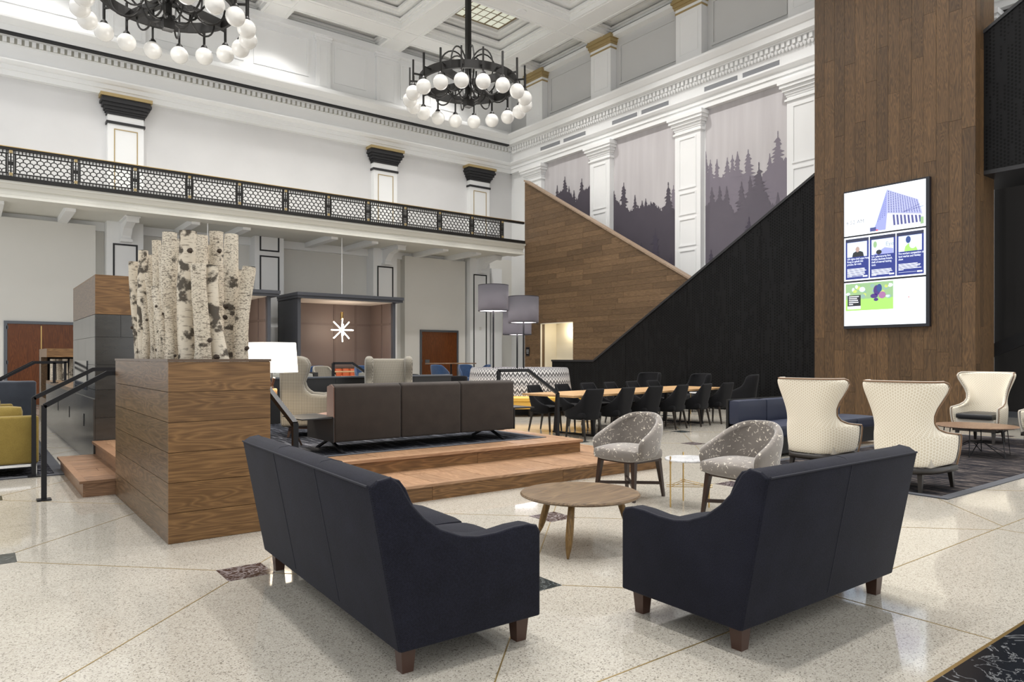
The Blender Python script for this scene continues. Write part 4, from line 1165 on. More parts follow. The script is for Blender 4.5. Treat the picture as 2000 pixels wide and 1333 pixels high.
# birch logs: (px of the foot, px of the top, top y in the photo, radius, depth Y)
def logs():
    rn = random.Random(4)
    F = (math.cos(YAW), math.sin(YAW)); Rr = (F[1], -F[0])
    def at(u, Y):
        a = (u-1000)/FPX; t = Y/(F[1]+a*Rr[1]); return (F[0]+a*Rr[0])*t, t
    data = [ # front row
     (367,365,452,.066,6.00,'white speckled'),(393,391,517,.060,5.95,'cream smooth'),(427,411,519,.060,5.98,'peeling cream'),(448,455,459,.062,6.02,'grey speckled'),(471,484,522,.060,5.98,'slender speckled'),
     (338,331,454,.062,6.25,'dark banded'),(322,318,480,.050,6.40,'grey banded'),(305,293,533,.042,6.75,'white knotted'),(283,277,490,.046,7.3,'grey spotted'),(272,262,512,.050,7.6,'pale smooth'),
     (316,304,470,.040,6.6,'tan'),(386,389,461,.072,6.55,'tan smooth'),(420,424,454,.066,6.6,'dark barked'),(402,406,480,.050,7.0,'brown'),(458,470,528,.055,6.5,'greyish tan'),(352,350,468,.050,6.8,'pale tan'),
     (346,330,519,.036,6.5,'thin cream'),(293,290,499,.052,7.5,'brown tan'),(443,447,500,.05,7.1,'tan'),(301,298,540,.036,7.0,'thin grey'),(331,322,520,.034,6.35,'thin white'),(312,306,560,.03,6.2,'thin cream knotted'),(360,366,490,.05,7.4,'brown mottled'),(286,281,580,.032,6.9,'thin white'),(322,330,600,.034,6.05,'short grey')]
    data.sort(key=lambda d: d[0])
    ordn = ['leftmost','second','third','fourth','fifth','sixth','seventh','eighth','ninth','tenth','eleventh','twelfth','thirteenth','fourteenth','fifteenth','sixteenth','seventeenth','eighteenth','nineteenth','twentieth','twenty-first','twenty-second','twenty-third','twenty-fourth','rightmost']
    # push the logs apart in depth until none touch, each staying on its own line of sight
    lim0 = lambda x: min(max(x, PX0+.09), PX1-.09)
    def axis(d, Y):
        x0 = lim0(at(d[0], Y)[0]); x1, t1 = at(d[1], Y); zt = HCAM+(HZ-d[2])/FPX*t1
        return x0, x1, zt
    Ys = [d[4] for d in data]
    for it in range(400):
        moved = False
        for i in range(len(data)):
            for j in range(i+1, len(data)):
                a0, a1, az = axis(data[i], Ys[i]); b0, b1, bz = axis(data[j], Ys[j]); zt = min(az, bz)
                need = (data[i][3]+data[j][3])*1.12+.05
                for z in (1.2, (1.2+zt)/2, zt):
                    xa = a0+(a1-a0)*(z-1.38)/(az-1.38); xb = b0+(b1-b0)*(z-1.38)/(bz-1.38)
                    dx, dy = xb-xa, Ys[j]-Ys[i]
                    if dx*dx+dy*dy < need*need:
                        s_ = .012 if dy >= 0 else -.012
                        Ys[i] = min(max(Ys[i]-s_, 5.90), 8.0); Ys[j] = min(max(Ys[j]+s_, 5.90), 8.0); moved = True; break
        if not moved: break
    data = [d[:4]+(Ys[i],)+d[5:] for i, d in enumerate(data)]
    for k, (u0, u1, vt, r, Y, desc) in enumerate(data):
        x0, _ = at(u0, Y); x1, t1 = at(u1, Y)
        zt = HCAM+(HZ-vt)/FPX*t1
        lim = lambda x: min(max(x, PX0+.09), PX1-.09)
        x0 = lim(x0)
        y1 = Y+rn.uniform(-.015,.015)
        n = 14; pts = []; rs_ = []
        ph, am = rn.uniform(0,6), rn.uniform(.004,.016)
        H = zt-1.17
        # foot sits on the box filling at 1.18; direction continues through the visible foot at the rim
        xb = x0-(x1-x0)*.2/(H-.2)
        for i in range(n+1):
            t = i/n
            pts.append((xb+(x1-xb)*t+am*math.sin(ph+t*5), Y+(y1-Y)*t+am*math.cos(ph*2+t*4), 1.181+(zt-1.181)*t))
            rs_.append(r*(1.06-.12*t)*(1+rn.uniform(-.03,.03)+(.10 if rn.random() < .10 else 0)))
        nth = ordn[k] if k in (0, len(data)-1) else ordn[k]+' from the left'
        lg = thing('birch_log', '%s birch log standing in the planter, %s' % (desc, nth), 'log', (0,0,0), 0, 'birch logs standing in the planter')
        lg.location = (xb, Y, 1.181)
        m = MB().tube(pts, rs_, 12); inv = Matrix.Translation((-xb, -Y, -1.181)); m.xf(inv); m.build('bark', M['birch'], lg)
        kn = MB()
        for q in range(rn.randint(1,3)):
            i = rn.randint(2, n-2); a = rn.uniform(PI, 2*PI); p = pts[i]; rr = rs_[i]
            d = Vector((math.cos(a), math.sin(a), .25)); c = Vector(p)+d*rr*.75
            kn.tube([tuple(c), tuple(c+d*rr*.55)], [rr*.42, rr*.22], 7)
        kn.xf(inv); kn.build('branch_stub', plain('knot_brown', (.05,.035,.025), .9) if k == 0 else bpy.data.materials['knot_brown'], lg)
        MB().lathe([(.001,0),(rs_[-1]*.9,0)], 12, (pts[-1][0], pts[-1][1], pts[-1][2]+.002)).xf(inv).build('cut_end', M['cap_wood'], lg)
logs()

# fireplace tower
fp = thing('fireplace_tower', 'dark tiled fireplace tower with oak top and long low hearth wall', 'fireplace', (0,0,0))
FX0, FX1, FY0, FY1 = 1.28, 2.15, 10.46, 12.88
MB().box(FX0+.02, FX1-.02, FY0+.02, FY1-.02, .1, 2.4).build('tower_core', M['blackpaint'], fp)
rn = random.Random(5)
zs = [S2, .62, .98, 1.30, 1.66, 1.95]
for j in range(5):
    off = .3 if j % 2 else 0
    xs = [FX0, FX0+.29+off, FX1] if j % 2 == 0 else [FX0, FX0+.6, FX1]
    for a, b in zip(xs, xs[1:]): MB().box(a+.002, b-.002, FY0, FY0+.02, zs[j]+.002, zs[j+1]-.002).build('tile', M['tile'], fp)
    ys = [FY0+.021, FY0+.5+off*1.5, FY0+1.35+off*1.5, FY1]
    for a, b in zip(ys, ys[1:]): MB().box(FX0, FX0+.02, a+.002, b-.002, zs[j]+.002, zs[j+1]-.002).build('tile', M['tile'], fp)
MB().box(FX0, FX1, FY0, FY0+.02, 1.954, 2.44).build('oak_board', M['plank_x'], fp)
MB().box(FX0, FX0+.02, FY0+.021, FY1, 1.954, 2.44).build('oak_board', M['plank_yb'], fp)
MB().box(FX0, FX1, FY0, FY1, 2.44, 2.46).build('top_board', M['plank_x'], fp)
MB().box(FX0-.012, FX0, FY0+.75, FY0+2.1, .95, 1.35).build('fire_glass', M['glass_dark'], fp)
# hearth wall running back
MB().box(FX0-.02+.02, FX1, FY0+.02, 17.5, 0, S2).build('hearth_base', M['tile'], fp)
for a, b in ((10.46,12.4),(12.404,14.1),(14.104,15.8),(15.804,17.5)):
    MB().box(FX0-.02, FX0-.001, a, b, 0, .86).build('hearth_panel', M['tile'], fp)
MB().box(FX0-.02, FX1, FY1, 17.5, .86, .92).build('hearth_ledge', M['plank_yb'], fp)
MB().box(FX0, FX1, FY1, 17.5, S2, .86).build('hearth_body', M['tile'], fp)
hs_ = MB()
for y in (11.4, 13.2, 15.0): hs_.box(FX0-.026, FX0-.02, y-.02, y+.02, .45, .62)
hs_.build('slot', M['blackpaint'], fp)

# open log niche at the far end
ln = thing('log_niche', 'open oak-framed niche stacked with birch logs in front of the double doors', 'shelf', (0,0,0))
NY0, NY1, NX0, NX1 = 17.6, 19.6, 1.28, 2.5
m = MB().box(NX0, NX1, NY0, NY1, 0, .52); m.build('base', M['plank_yb'], ln)
MB().box(NX0, NX1, NY0, NY1, 1.40, 1.58).build('top_board', M['plank_x'], ln)
MB().box(NX0, NX1, NY1-.12, NY1, .52, 1.40).build('back_board', M['blackpaint'], ln); MB().box(NX1-.12, NX1, NY0, NY1-.12, .52, 1.40).build('side_board', M['plank_yb'], ln)
MB().box(NX0, NX0+.12, NY1-.5, NY1-.12, .52, 1.40).build('side_board', M['plank_yb'], ln)
for k in range(9):
    x = NX0+.12+k*.115
    lg = thing('birch_log', 'short birch log in the far log niche, %s' % (['leftmost','second from the left','third from the left','fourth from the left','fifth from the left','fifth from the right','third from the right','second from the right','rightmost'][k]), 'log', (x, NY0+.13+.15*(k%2), .52), 0, 'birch logs in the far niche')
    MB().tube([(0,0,0),(.02*math.sin(k*2),.02,.4),(.05*math.sin(k*3),.03,.84)], [.06,.055,.05], 10).build('bark', M['birch'], lg)

# ------------------------------------------------------------------ handrails
def handrail(label, pts, posts, w=.045, base=True):
    o = thing('handrail', label, 'handrail', posts[0][:3], 0, 'black metal stair handrails')
    c = Vector(posts[0][:3]); inv = Matrix.Translation(-c)
    MB().bar(pts, w, w).xf(inv).build('rail', M['metal'], o)
    for x, y, z, zt in posts:
        MB().box(x-w/2, x+w/2, y-w/2, y+w/2, z, zt).xf(inv).build('post', M['metal'], o)
        MB().box(x-.06, x+.06, y-.06, y+.06, z, z+.014).xf(inv).build('base_plate', M['metal'], o)
handrail('black metal handrail with floor post left of the planter, nearer of the pair', [(.58,8.3,.92),(1.12,8.3,1.235),(1.75,8.3,1.235)], [(.58,8.3,0,.93),(1.75,8.3,S2,1.235)])
handrail('black metal handrail beside the yellow sofa, farther of the left pair', [(.6,10.0,.92),(1.2,10.0,1.25),(1.9,10.0,1.25)], [(.6,10.0,0,.93),(1.9,10.0,S2,1.25)])
handrail('black metal handrail running down beside the planter front and white lamp', [(2.2,5.92,.83),(2.2,6.9,1.22),(2.2,7.15,1.22)], [(2.2,5.92,0,.84),(2.2,7.15,S2,1.22)])
handrail('black metal handrail at the right end of the platform before the zigzag banquette', [(7.35,8.45,.83),(6.75,8.45,1.2),(6.2,8.45,1.2)], [(7.35,8.45,0,.84),(6.2,8.45,S2,1.2)])
handrail('small black handrail in front of the starburst booth', [(6.45,12.6,.86),(5.79,12.6,1.285),(5.41,12.6,1.285)], [(5.41,12.6,0,1.285),(6.45,12.6,0,.87)])
handrail('far black handrail before the log niche, nearer one', [(.2,15.6,.85),(.95,15.6,1.30),(1.4,15.6,1.30)], [(.2,15.6,0,.86),(1.25,15.6,.92,1.30)])
handrail('far black handrail before the log niche, farther one', [(.25,17.0,.85),(1.0,17.0,1.30),(1.6,17.0,1.30)], [(.25,17.0,0,.86),(1.55,17.0,.92,1.30)])
# black counter wall behind the platform
cw_ = thing('counter_wall', 'low black partition with metal cap behind the grey wing chairs', 'partition', (0,0,0))
for a, b in ((2.25,3.4),(3.404,4.9),(4.904,6.4),(6.404,7.2)): MB().box(a, b, 11.32, 11.42, 0, 1.05).build('panel', M['blackboard'], cw_)
MB().box(2.25, 7.22, 11.30, 11.44, 1.05, 1.075).build('metal_cap', M['steelgrey'], cw_)
# ------------------------------------------------------------------ seating helpers
def ushell(levels, n=22, k=.55):
    """curved shell; levels of (z, e front reach, w half width, b back offset, k squareness)"""
    m = MB(); vs_ = []
    for L_ in levels:
        z, e, w, b = L_[:4]; kk = L_[4] if len(L_) > 4 else k
        for i in range(n+1):
            th = -PI/2+PI*i/n
            s_, c_ = math.sin(th), max(0, math.cos(th))
            vs_.append((-b+(e+b)*(1-c_**kk), math.copysign(abs(s_)**kk, s_)*w, z))
    fs = []
    for j in range(len(levels)-1):
        for i in range(n):
            fs.append((j*(n+1)+i, j*(n+1)+i+1, (j+1)*(n+1)+i+1, (j+1)*(n+1)+i))
    m.add(vs_, fs, True)
    mid = max(range(len(levels)), key=lambda j: levels[j][2]); ring = [Vector(v) for v in vs_[mid*(n+1):(mid+1)*(n+1)]]
    us = [0]
    for a_, b_ in zip(ring, ring[1:]): us.append(us[-1]+(b_-a_).length)
    m.uv = [(us[i], L_[0]) for L_ in levels for i in range(n+1)]
    return m
def add_uv(o, m):
    ul = o.data.uv_layers.new(name='fabric')
    for lp_ in o.data.loops: ul.data[lp_.index].uv = m.uv[lp_.vertex_index]
    return o
def solid(o, t_, off=1, sub=1):
    md = o.modifiers.new('solidify', 'SOLIDIFY'); md.thickness = t_; md.offset = off; md.use_even_offset = False
    if sub:
        b = o.modifiers.new('soft', 'SUBSURF'); b.levels = sub; b.render_levels = sub
    return o
def edge_path(levels, n=22, k=.55, d=0):
    """outline of the shell: front edge up, across the top, front edge down"""
    pts = []
    for L_ in levels: pts.append((L_[1], -L_[2]-d, L_[0]))
    z, e, w, b = levels[-1][:4]; kk = levels[-1][4] if len(levels[-1]) > 4 else k
    for i in range(1, n):
        th = -PI/2+PI*i/n; s_, c_ = math.sin(th), max(0, math.cos(th))
        pts.append((-b-d+(e+b+d)*(1-c_**kk), math.copysign(abs(s_)**kk, s_)*(w+d), z))
    for L_ in reversed(levels): pts.append((L_[1], L_[2]+d, L_[0]))
    return pts
def tleg(m, x, y, z0, z1, w0, w1, dx=0, dy=0):
    m.tbox(x-w1/2, x+w1/2, y-w1/2, y+w1/2, z0, z1, w0/w1, dx, dy); return m

# navy sofa / loveseat (facing local +x, length along y)
SP = [(-.14,.85),(-.10,.875),(-.04,.885),(.0,.855),(.06,.755),(.12,.69),(.20,.63),(.31,.585),(.40,.57),(.50,.572),(.60,.585),(.69,.588),(.74,.575),(.76,.54),(.76,.13),(0,.12)]
def navy_sofa(label, loc, rz, length, seats):
    o = thing('sofa' if seats > 2 else 'loveseat', label, 'sofa', loc, rz)
    hl = length/2; at_ = .10
    for s_ in (-1, 1):
        y0, y1 = (hl-at_, hl) if s_ > 0 else (-hl, -hl+at_)
        a = MB().rprism([(p[0]+(.004 if p[0] < -.12 or p == (0,.12) else 0), p[1]) for p in SP], 'y', y0, y1, .010, 3).build('arm', M['navy'], o)
        yy = y1 if s_ > 0 else y0
        MB().tube([(p[0], yy-s_*.012, p[1]-.004) for p in SP[1:14]], .007, 6).build('piping', M['navy_pipe'], a)
    # back: leaning slab with rounded top
    bk = [(0,.12),(.20,.12),(.20,.46),(.075,.74),(.035,.83),(.005,.868),(-.05,.884),(-.10,.878),(-.14,.852)]
    b = MB().rprism(bk, 'y', -hl+.006, hl-.006, .010, 3).build('back', M['navy'], o)
    nm_ = seats
    sm_ = MB()
    for q in range(1, nm_):
        y = -hl+length*q/nm_
        sm_.tube([(-.0067,y,.16),(-.139,y,.847),(-.10,y,.877),(-.05,y,.884),(.005,y,.868),(.033,y,.832)], .004, 5)
    sm_.tube([(-.142, yy, .853) for yy in (-hl+.02, hl-.02)], .006, 6)
    sm_.build('seam', M['navy_pipe'], b)
    MB().box(.1, .74, -hl+at_-.01, hl-at_+.01, .13, .30).build('seat_base', M['navy'], o)
    L2 = (length-2*at_)/seats
    for q in range(seats):
        y0 = -hl+at_+L2*q
        MB().cushion(.16, .765, y0+.004, y0+L2-.004, .29, .475, .045, .028).build('seat_cushion', M['navy'], o)
        MB().rprism([(.10,.46),(.29,.46),(.265,.52),(.165,.64),(.07,.745),(.02,.81),(-.02,.82)], 'y', y0+.006, y0+L2-.006, .012, 3).build('back_cushion', M['navy'], o)
    for x, y in ((.07,-hl+.09),(.07,hl-.09),(.69,-hl+.09),(.69,hl-.09)):
        tleg(MB(), x, y, 0, .13, .055, .075).build('leg', M['leg_brown'], o)
    return o
navy_sofa('navy blue three-seat sofa with sloping arms seen from behind at the left', (1.515, 3.74, 0), R(-2.4), 2.03, 3)
navy_sofa('navy blue loveseat seen from behind at the right of the round table', (3.60, 1.98, 0), R(90), 1.50, 2)

# round coffee table on three turned legs
t = thing('coffee_table', 'round walnut coffee table on spindle legs between the navy sofas', 'table', (3.64, 3.93, 0), R(8))
MB().lathe([(.001,.352),(.36,.352),(.425,.362),(.447,.372),(.449,.378),(.440,.388),(.40,.391),(.001,.391)], 48).build('table_top', M['walnut'], t)
for k in range(3):
    a = R(-152+120*k)
    p0 = Vector((.30*math.cos(a), .30*math.sin(a), .36)); p1 = Vector((.43*math.cos(a), .43*math.sin(a), 0.002))
    pts = [p0+(p1-p0)*q for q in (0,.12,.3,.5,.68,.82,.92,1.0)]
    MB().tube(pts, [.024,.025,.027,.028,.0275,.022,.014,.007], 12).build('leg', M['leg_oak'], t)

# barrel chairs
def barrel(label, loc, rz):
    c = thing('barrel_chair', label, 'chair', loc, rz, 'grey patterned barrel chairs')
    lv = [(.40,.20,.30,.26,.7),(.48,.24,.315,.275,.7),(.56,.24,.325,.285,.7),(.60,.20,.325,.29,.7),(.64,.11,.32,.295,.72),(.69,.01,.305,.30,.75),(.745,-.08,.28,.305,.8),(.785,-.15,.24,.307,.85),(.815,-.20,.19,.308,.9),(.83,-.235,.13,.308,1),(.835,-.26,.06,.308,1)]
    o = ushell(lv, 24).build('barrel_back', M['splash'], c); solid(o, .055, -1, 1)
    MB().cushion(-.20, .275, -.272, .272, .375, .505, .05, .025).build('seat', M['splash'], c)
    ml = MB()
    for x, y in ((.20,.21),(.20,-.21),(-.19,.20),(-.19,-.20)):
        tleg(MB(), x, y, 0, .385, .026, .048, .045*(1 if x > 0 else -1), .035*(1 if y > 0 else -1)).build('leg', M['leg_dark'], c)
    MB().bar([(.225,.235,.135),(-.215,-.22,.135)], .03, .028).build('stretcher', M['leg_dark'], c)
    MB().bar([(.225,-.235,.136),(-.215,.22,.136)], .03, .028).build('stretcher', M['leg_dark'], c)
    MB().box(-.22, .22, -.225, .225, .36, .38).build('seat_frame', M['leg_dark'], c)
    return c
b0 = barrel('grey velvet barrel chair with white flecks, left of the marble table', (5.30, 4.98, 0), R(184))
b1 = dup(b0, (5.36, 3.70, 0), R(176), 'grey velvet barrel chair with white flecks, right of the marble table')

# marble side table with brass legs
t = thing('side_table', 'small white marble side table on thin brass legs between the barrel chairs', 'table', (5.40, 4.34, 0), R(20))
MB().lathe([(.001,.425),(.205,.425),(.21,.43),(.21,.441),(.205,.446),(.001,.446)], 40).build('marble_top', M['marbletop'], t)
for k in range(3):
    a = R(150+120*k); x, y = .205*math.cos(a), .205*math.sin(a)
    MB().tube([(x,y,0),(x,y,.475)], .007, 8).build('leg', M['brass'], t)
    MB().lathe([(.011,.405),(.011,.425)], 8, (x,y,0)).build('bracket', M['brass'], t)
for k in range(3):
    a, b = R(150+120*k), R(150+120*(k+1))
    for dz in (.0,.018):
        MB().tube([(.235*math.cos(a-.1),.235*math.sin(a-.1),.19+dz),(.235*math.cos(b+.1),.235*math.sin(b+.1),.19+dz)], .003, 6).build('cross_rod', M['brass'], t)

# cream wing chairs (facing local +x)
def wing(label, loc, rz):
    c = thing('wing_chair', label, 'chair', loc, rz, 'cream dotted wing chairs')
    lv = [(.245,.33,.315,.345,.55),(.36,.35,.335,.355,.55),(.46,.36,.345,.36,.55),(.545,.37,.345,.365,.55),(.568,.36,.342,.367,.55),(.58,.24,.332,.368,.56),(.60,.08,.315,.37,.6),(.64,-.06,.295,.373,.66),(.70,-.13,.285,.378,.7),(.78,-.155,.295,.385,.7),(.86,-.14,.32,.393,.66),(.94,-.105,.355,.40,.62),(1.02,-.075,.39,.408,.6),(1.08,-.07,.41,.414,.6),(1.115,-.10,.405,.418,.62),(1.135,-.15,.38,.42,.66)]
    m_ = ushell(lv, 28); o = add_uv(m_.build('shell_back', M['creamdot'], c), m_); solid(o, .05, -1, 1)
    ep = edge_path(lv, 28, .55, .003)
    MB().tube(ep, .008, 6).build('piping', M['pipe_brown'], c)
    MB().tube([(p[0]-.0, p[1]*.97, p[2]) for p in ep], .011, 6).xf(Matrix.Translation((.015,0,0))).build('welt', M['creamplain'], c)
    MB().cushion(-.24, .385, -.27, .27, .38, .48, .035, .012).build('seat_cushion', M['blackleather'], c)
    MB().rbox(-.22, .34, -.285, .285, .245, .385, .02, 2).build('seat_base', M['creamplain'], c)
    m = ushell([(.185,.345,.325,.345,.55),(.247,.345,.325,.345,.55)], 20).build('base_rail', M['leg_black'], c); solid(m, .035, -1, 0)
    MB().box(.30, .35, -.30, .30, .185, .245).build('front_rail', M['leg_black'], c)
    for x, y in ((.31,.26),(.31,-.26),(-.25,.20),(-.25,-.20)):
        tleg(MB(), x, y, 0, .195, .03, .05, .035*(1 if x > 0 else -1), .01*(1 if y > 0 else -1)).build('leg', M['leg_black'], c)
    return c
w0 = wing('cream dotted wing chair seen from behind, directly behind the navy loveseat', (8.02, 3.46, .0105), R(0))
# lift chairs to their true leg height: legs .11 under a shell that starts at .15
dup(w0, (8.20, 4.60, .0105), R(2), 'cream dotted wing chair seen from behind before the navy banquette, left one')
dup(w0, (13.25, 4.60, .0105), R(180), 'cream wing chair facing the camera with black seat by the wood column')
dup(w0, (13.15, 3.60, .0105), R(178), 'cream wing chair cut off at the right edge of the picture')

# walnut round table on a wire base
t = thing('lounge_table', 'round walnut table on a black wire base by the far cream wing chair', 'table', (11.4, 4.05, .0105))
MB().lathe([(.001,.395),(.48,.395),(.52,.41),(.515,.42),(.001,.42)], 40).build('table_top', M['walnut2'], t)
for k in range(6):
    a = R(60*k+10); 
    MB().tube([(.40*math.cos(a),.40*math.sin(a),.396),(.44*math.cos(a),.44*math.sin(a),.004),(.10*math.cos(a+.5),.10*math.sin(a+.5),.18),(.02*math.cos(a),.02*math.sin(a),.17)], .007, 6).build('wire_leg', M['metal'], t)

# navy modular banquette with black end table
nb = thing('modular_sofa', 'long navy vinyl banquette with black plinth behind the cream chairs', 'sofa', (8.95, 5.62, 0))
MB().box(.0, 2.9, .0, .80, .05, .28).build('plinth', M['blackboard'], nb)
for k in range(4):
    x0 = k*.725
    MB().cushion(x0+.003, x0+.722, -.02, .66, .27, .44, .03, .01).build('seat_cushion', M['bluevinyl'], nb)
    MB().cushion(x0+.003, x0+.722, .64, .82, .40, .76, .03, .01).build('back_cushion', M['bluevinyl'], nb)
MB().box(0, 2.9, .82, .86, .05, .77).build('back_panel', M['blackboard'], nb)
MB().box(-.012, .0, .0, .86, .05, .30).build('end_panel', M['blackboard'], nb)
et = thing('end_table', 'low black cube table at the left end of the navy banquette', 'table', (8.44, 5.66, 0))
MB().box(-.02,.47,-.02,.30,.40,.43).build('table_top', M['blackboard'], et); MB().box(0,.45,0,.28,0,.40).build('body', M['blackboard'], et)

# rugs
def rug(label, x0, x1, y0, y1, mat, bw=.10):
    o = thing('rug', label, 'rug', ((x0+x1)/2, (y0+y1)/2, 0)); hx, hy = (x1-x0)/2, (y1-y0)/2
    MB().box(-hx+bw, hx-bw, -hy+bw, hy-bw, .001, .010).build('pile', mat, o)
    b = MB().box(-hx, hx, -hy, -hy+bw, .001, .0095); b.box(-hx, hx, hy-bw, hy, .001, .0095); b.box(-hx, -hx+bw, -hy+bw, hy-bw, .001, .0095); b.box(hx-bw, hx, -hy+bw, hy-bw, .001, .0095)
    b.build('border', M['rug_border'], o)
rug('grey abraded rug with slate border under the cream wing chairs', 7.62, 14.2, 2.95, 5.5, M['rug_r'])
rug('black patterned rug under the yellow sofas at the left', -2.6, .93, 9.95, 14.4, M['rug_l'], .12)

# ------------------------------------------------------------------ platform furniture
# charcoal sofa, back towards the camera (facing +y)
cs_ = thing('lounge_sofa', 'charcoal brown three-seat sofa on the platform seen from behind with tablet end tables', 'sofa', (3.2, 7.42, S2))
for k in range(3):
    x0 = k*.835
    MB().rprism([(.0,.125),(.10,.125),(.22,.40),(.20,.72),(.17,.765),(.06,.77),(.0,.74)], 'x', x0+.004, x0+.829, .02, 3).build('back_cushion', M['char'], cs_)
    MB().cushion(x0+.004, x0+.83, .10, .74, .24, .41, .04, .015).build('seat_cushion', M['rose'], cs_)
MB().box(0, 2.5, .08, .74, .125, .25).build('seat_base', M['blackboard'], cs_)
MB().box(-.012, 0, .0, .76, .125, .40).build('end_panel', M['blackboard'], cs_); MB().box(2.5, 2.512, .0, .76, .125, .40).build('end_panel', M['blackboard'], cs_)
MB().prism([(.002,.13),(.2,.40),(.19,.74),(.08,.765),(.012,.735)], 'x', -.006, .003).build('back_side', M['rose'], cs_)
for s_, xo in ((-1, 0), (1, 2.5)):
    tb = MB().rprism([(-.36*1,.385),(.0,.385),(.03,.40),(.03,.412),(-.36,.400)], 'y', .02, .62, .004, 1)
    if s_ > 0: tb.xf(Matrix.Translation((2.5,0,0)) @ Matrix.Scale(-1, 4, (1,0,0)))
    tb.build('tablet', M['blackboard'], cs_)
for x in (.0+.10, 2.32):
    for dy in (0, 1):
        y0 = .36
        MB().bar([(x, y0, .13), (x-.02, y0+(.32 if dy else -.42)*1, .004)], .035, .022).build('leg', M['metal'], cs_)
# grey houndstooth wing chairs (facing local +x)
def hwing(label, loc, rz):
    c = thing('houndstooth_chair', label, 'chair', loc, rz, 'grey houndstooth wing chairs')
    bl = MB().rprism([(-.40,.12),(-.22,.12),(-.20,.45),(-.28,1.0),(-.32,1.04),(-.44,1.04),(-.47,1.0)], 'y', -.28, .28, .03, 3).build('back', M['hound'], c)
    for z in (.62,.82):
        for y in (-.09,.09): MB().sphere((-.235-(z-.45)*.145, y, z), .018, 8, 5).build('button', M['hound'], bl)
    for s_ in (-1, 1):
        pr = [(-.46,.14),(.34,.14),(.36,.50),(.33,.565),(.25,.58),(.08,.56),(-.06,.57),(-.14,.62),(-.17,.72),(-.12,.86),(-.10,.96),(-.14,1.05),(-.24,1.08),(-.40,1.06),(-.48,1.0)]
        m = MB().rprism(pr, 'y', .26 if s_ > 0 else -.39, .39 if s_ > 0 else -.26, .05, 4)
        m.build('wing_arm', M['hound'], c)
    MB().cushion(-.26, .36, -.27, .27, .30, .46, .045, .02).build('seat_cushion', M['hound'], c)
    MB().rbox(-.38, .34, -.27, .27, .13, .31, .02, 2).build('seat_base', M['hound'], c)
    MB().box(-.36, .30, -.34, .34, .11, .14).build('base_frame', M['leg_dark'], c)
    for x, y in ((.28,.28),(.28,-.28),(-.34,.28),(-.34,-.28)):
        tleg(MB(), x, y, 0, .12, .03, .045, .03*(1 if x > 0 else -1), .02*(1 if y > 0 else -1)).build('leg', M['leg_dark'], c)
    return c
h0 = hwing('beige houndstooth wing chair in profile beside the white lamp', (3.82, 9.42, S2+.006), R(-24))
dup(h0, (5.50, 10.5, S2+.006), R(-112), 'beige houndstooth wing chair facing the camera before the black partition')
# tripod lamp with white drum shade
tl_ = thing('tripod_lamp', 'tripod floor lamp with glowing white drum shade behind the planter', 'lamp', (2.86, 8.45, S2+.006))
sh = ushell([(0,0,0,0)],2)
s_m = MB(); N = 40
s_m.lathe([(.295,.885),(.270,1.235)], N); 
s_m.f = [f for f in s_m.f if len(f) == 4]; s_m.sm = [True]*len(s_m.f)
o = s_m.build('drum_shade', M['shade_white'], tl_); solid(o, .004, 0, 0)
for k in range(3):
    a = R(100+120*k)
    MB().tube([(.34*math.cos(a),.34*math.sin(a),.004),(-.05*math.cos(a),-.05*math.sin(a),.82)], [.012,.016], 8).build('leg', M['leg_dark'], tl_)
MB().lathe([(.055,.60),(.06,.61),(.06,.68),(.055,.69)], 20).build('collar', M['table_oak'], tl_)
MB().tube([(0,0,.68),(0,0,1.1)], .008, 8).build('stem', M['metal'], tl_)
point('tripod_lamp_bulb', (0,0,1.05), 30, .06, (1,.83,.62), tl_)

# ------------------------------------------------------------------ yellow sofas and grey armchairs at the left
def ysofa(label, loc, rz, length=1.75):
    o = thing('mustard_sofa', label, 'sofa', loc, rz, 'mustard yellow sofas at the left'); hl = length/2
    MB().rbox(-.42, -.28, -hl, hl, .15, .71, .03, 3).build('back', M['mustard'], o)
    for s_ in (-1, 1): MB().rbox(-.28, .42, (hl-.14) if s_ > 0 else -hl, hl if s_ > 0 else (-hl+.14), .15, .62, .03, 3).build('arm', M['mustard'], o)
    MB().box(-.3, .40, -hl+.13, hl-.13, .16, .30).build('seat_base', M['mustard'], o)
    for q in range(2):
        y0 = -hl+.15+q*(hl-.15)
        MB().cushion(-.27, .42, y0, y0+hl-.155, .29, .46, .05, .02).build('seat_cushion', M['mustard'], o)
        bc = MB().cushion(-.30, -.10, y0, y0+hl-.155, .44, .82, .05, .03).build('back_cushion', M['mustard'], o)
        MB().sphere((-.075, y0+(hl-.15)/2, .62), .016, 8, 5).build('button', M['mustard'], bc)
    fr_ = MB().box(-.41, .41, -hl+.02, -hl+.05, .115, .145); fr_.box(-.41, .41, hl-.05, hl-.02, .115, .145); fr_.box(-.41,-.38,-hl+.02,hl-.02,.115,.145); fr_.box(.38,.41,-hl+.02,hl-.02,.115,.145); fr_.build('chrome_frame', M['chrome'], o)
    for x in (-.395,.395):
        for y in (-hl+.035, hl-.035): MB().box(x-.014,x+.014,y-.014,y+.014,.01,.12).build('leg', M['chrome'], o)
    return o
y0_ = ysofa('mustard sofa with chrome base seen from behind at the left edge', (-.22, 10.47, .0005), R(90))
dup(y0_, (-.36, 12.5, 0), R(-90), 'mustard sofa facing the camera with buttoned back at the left edge, behind the nearer one')
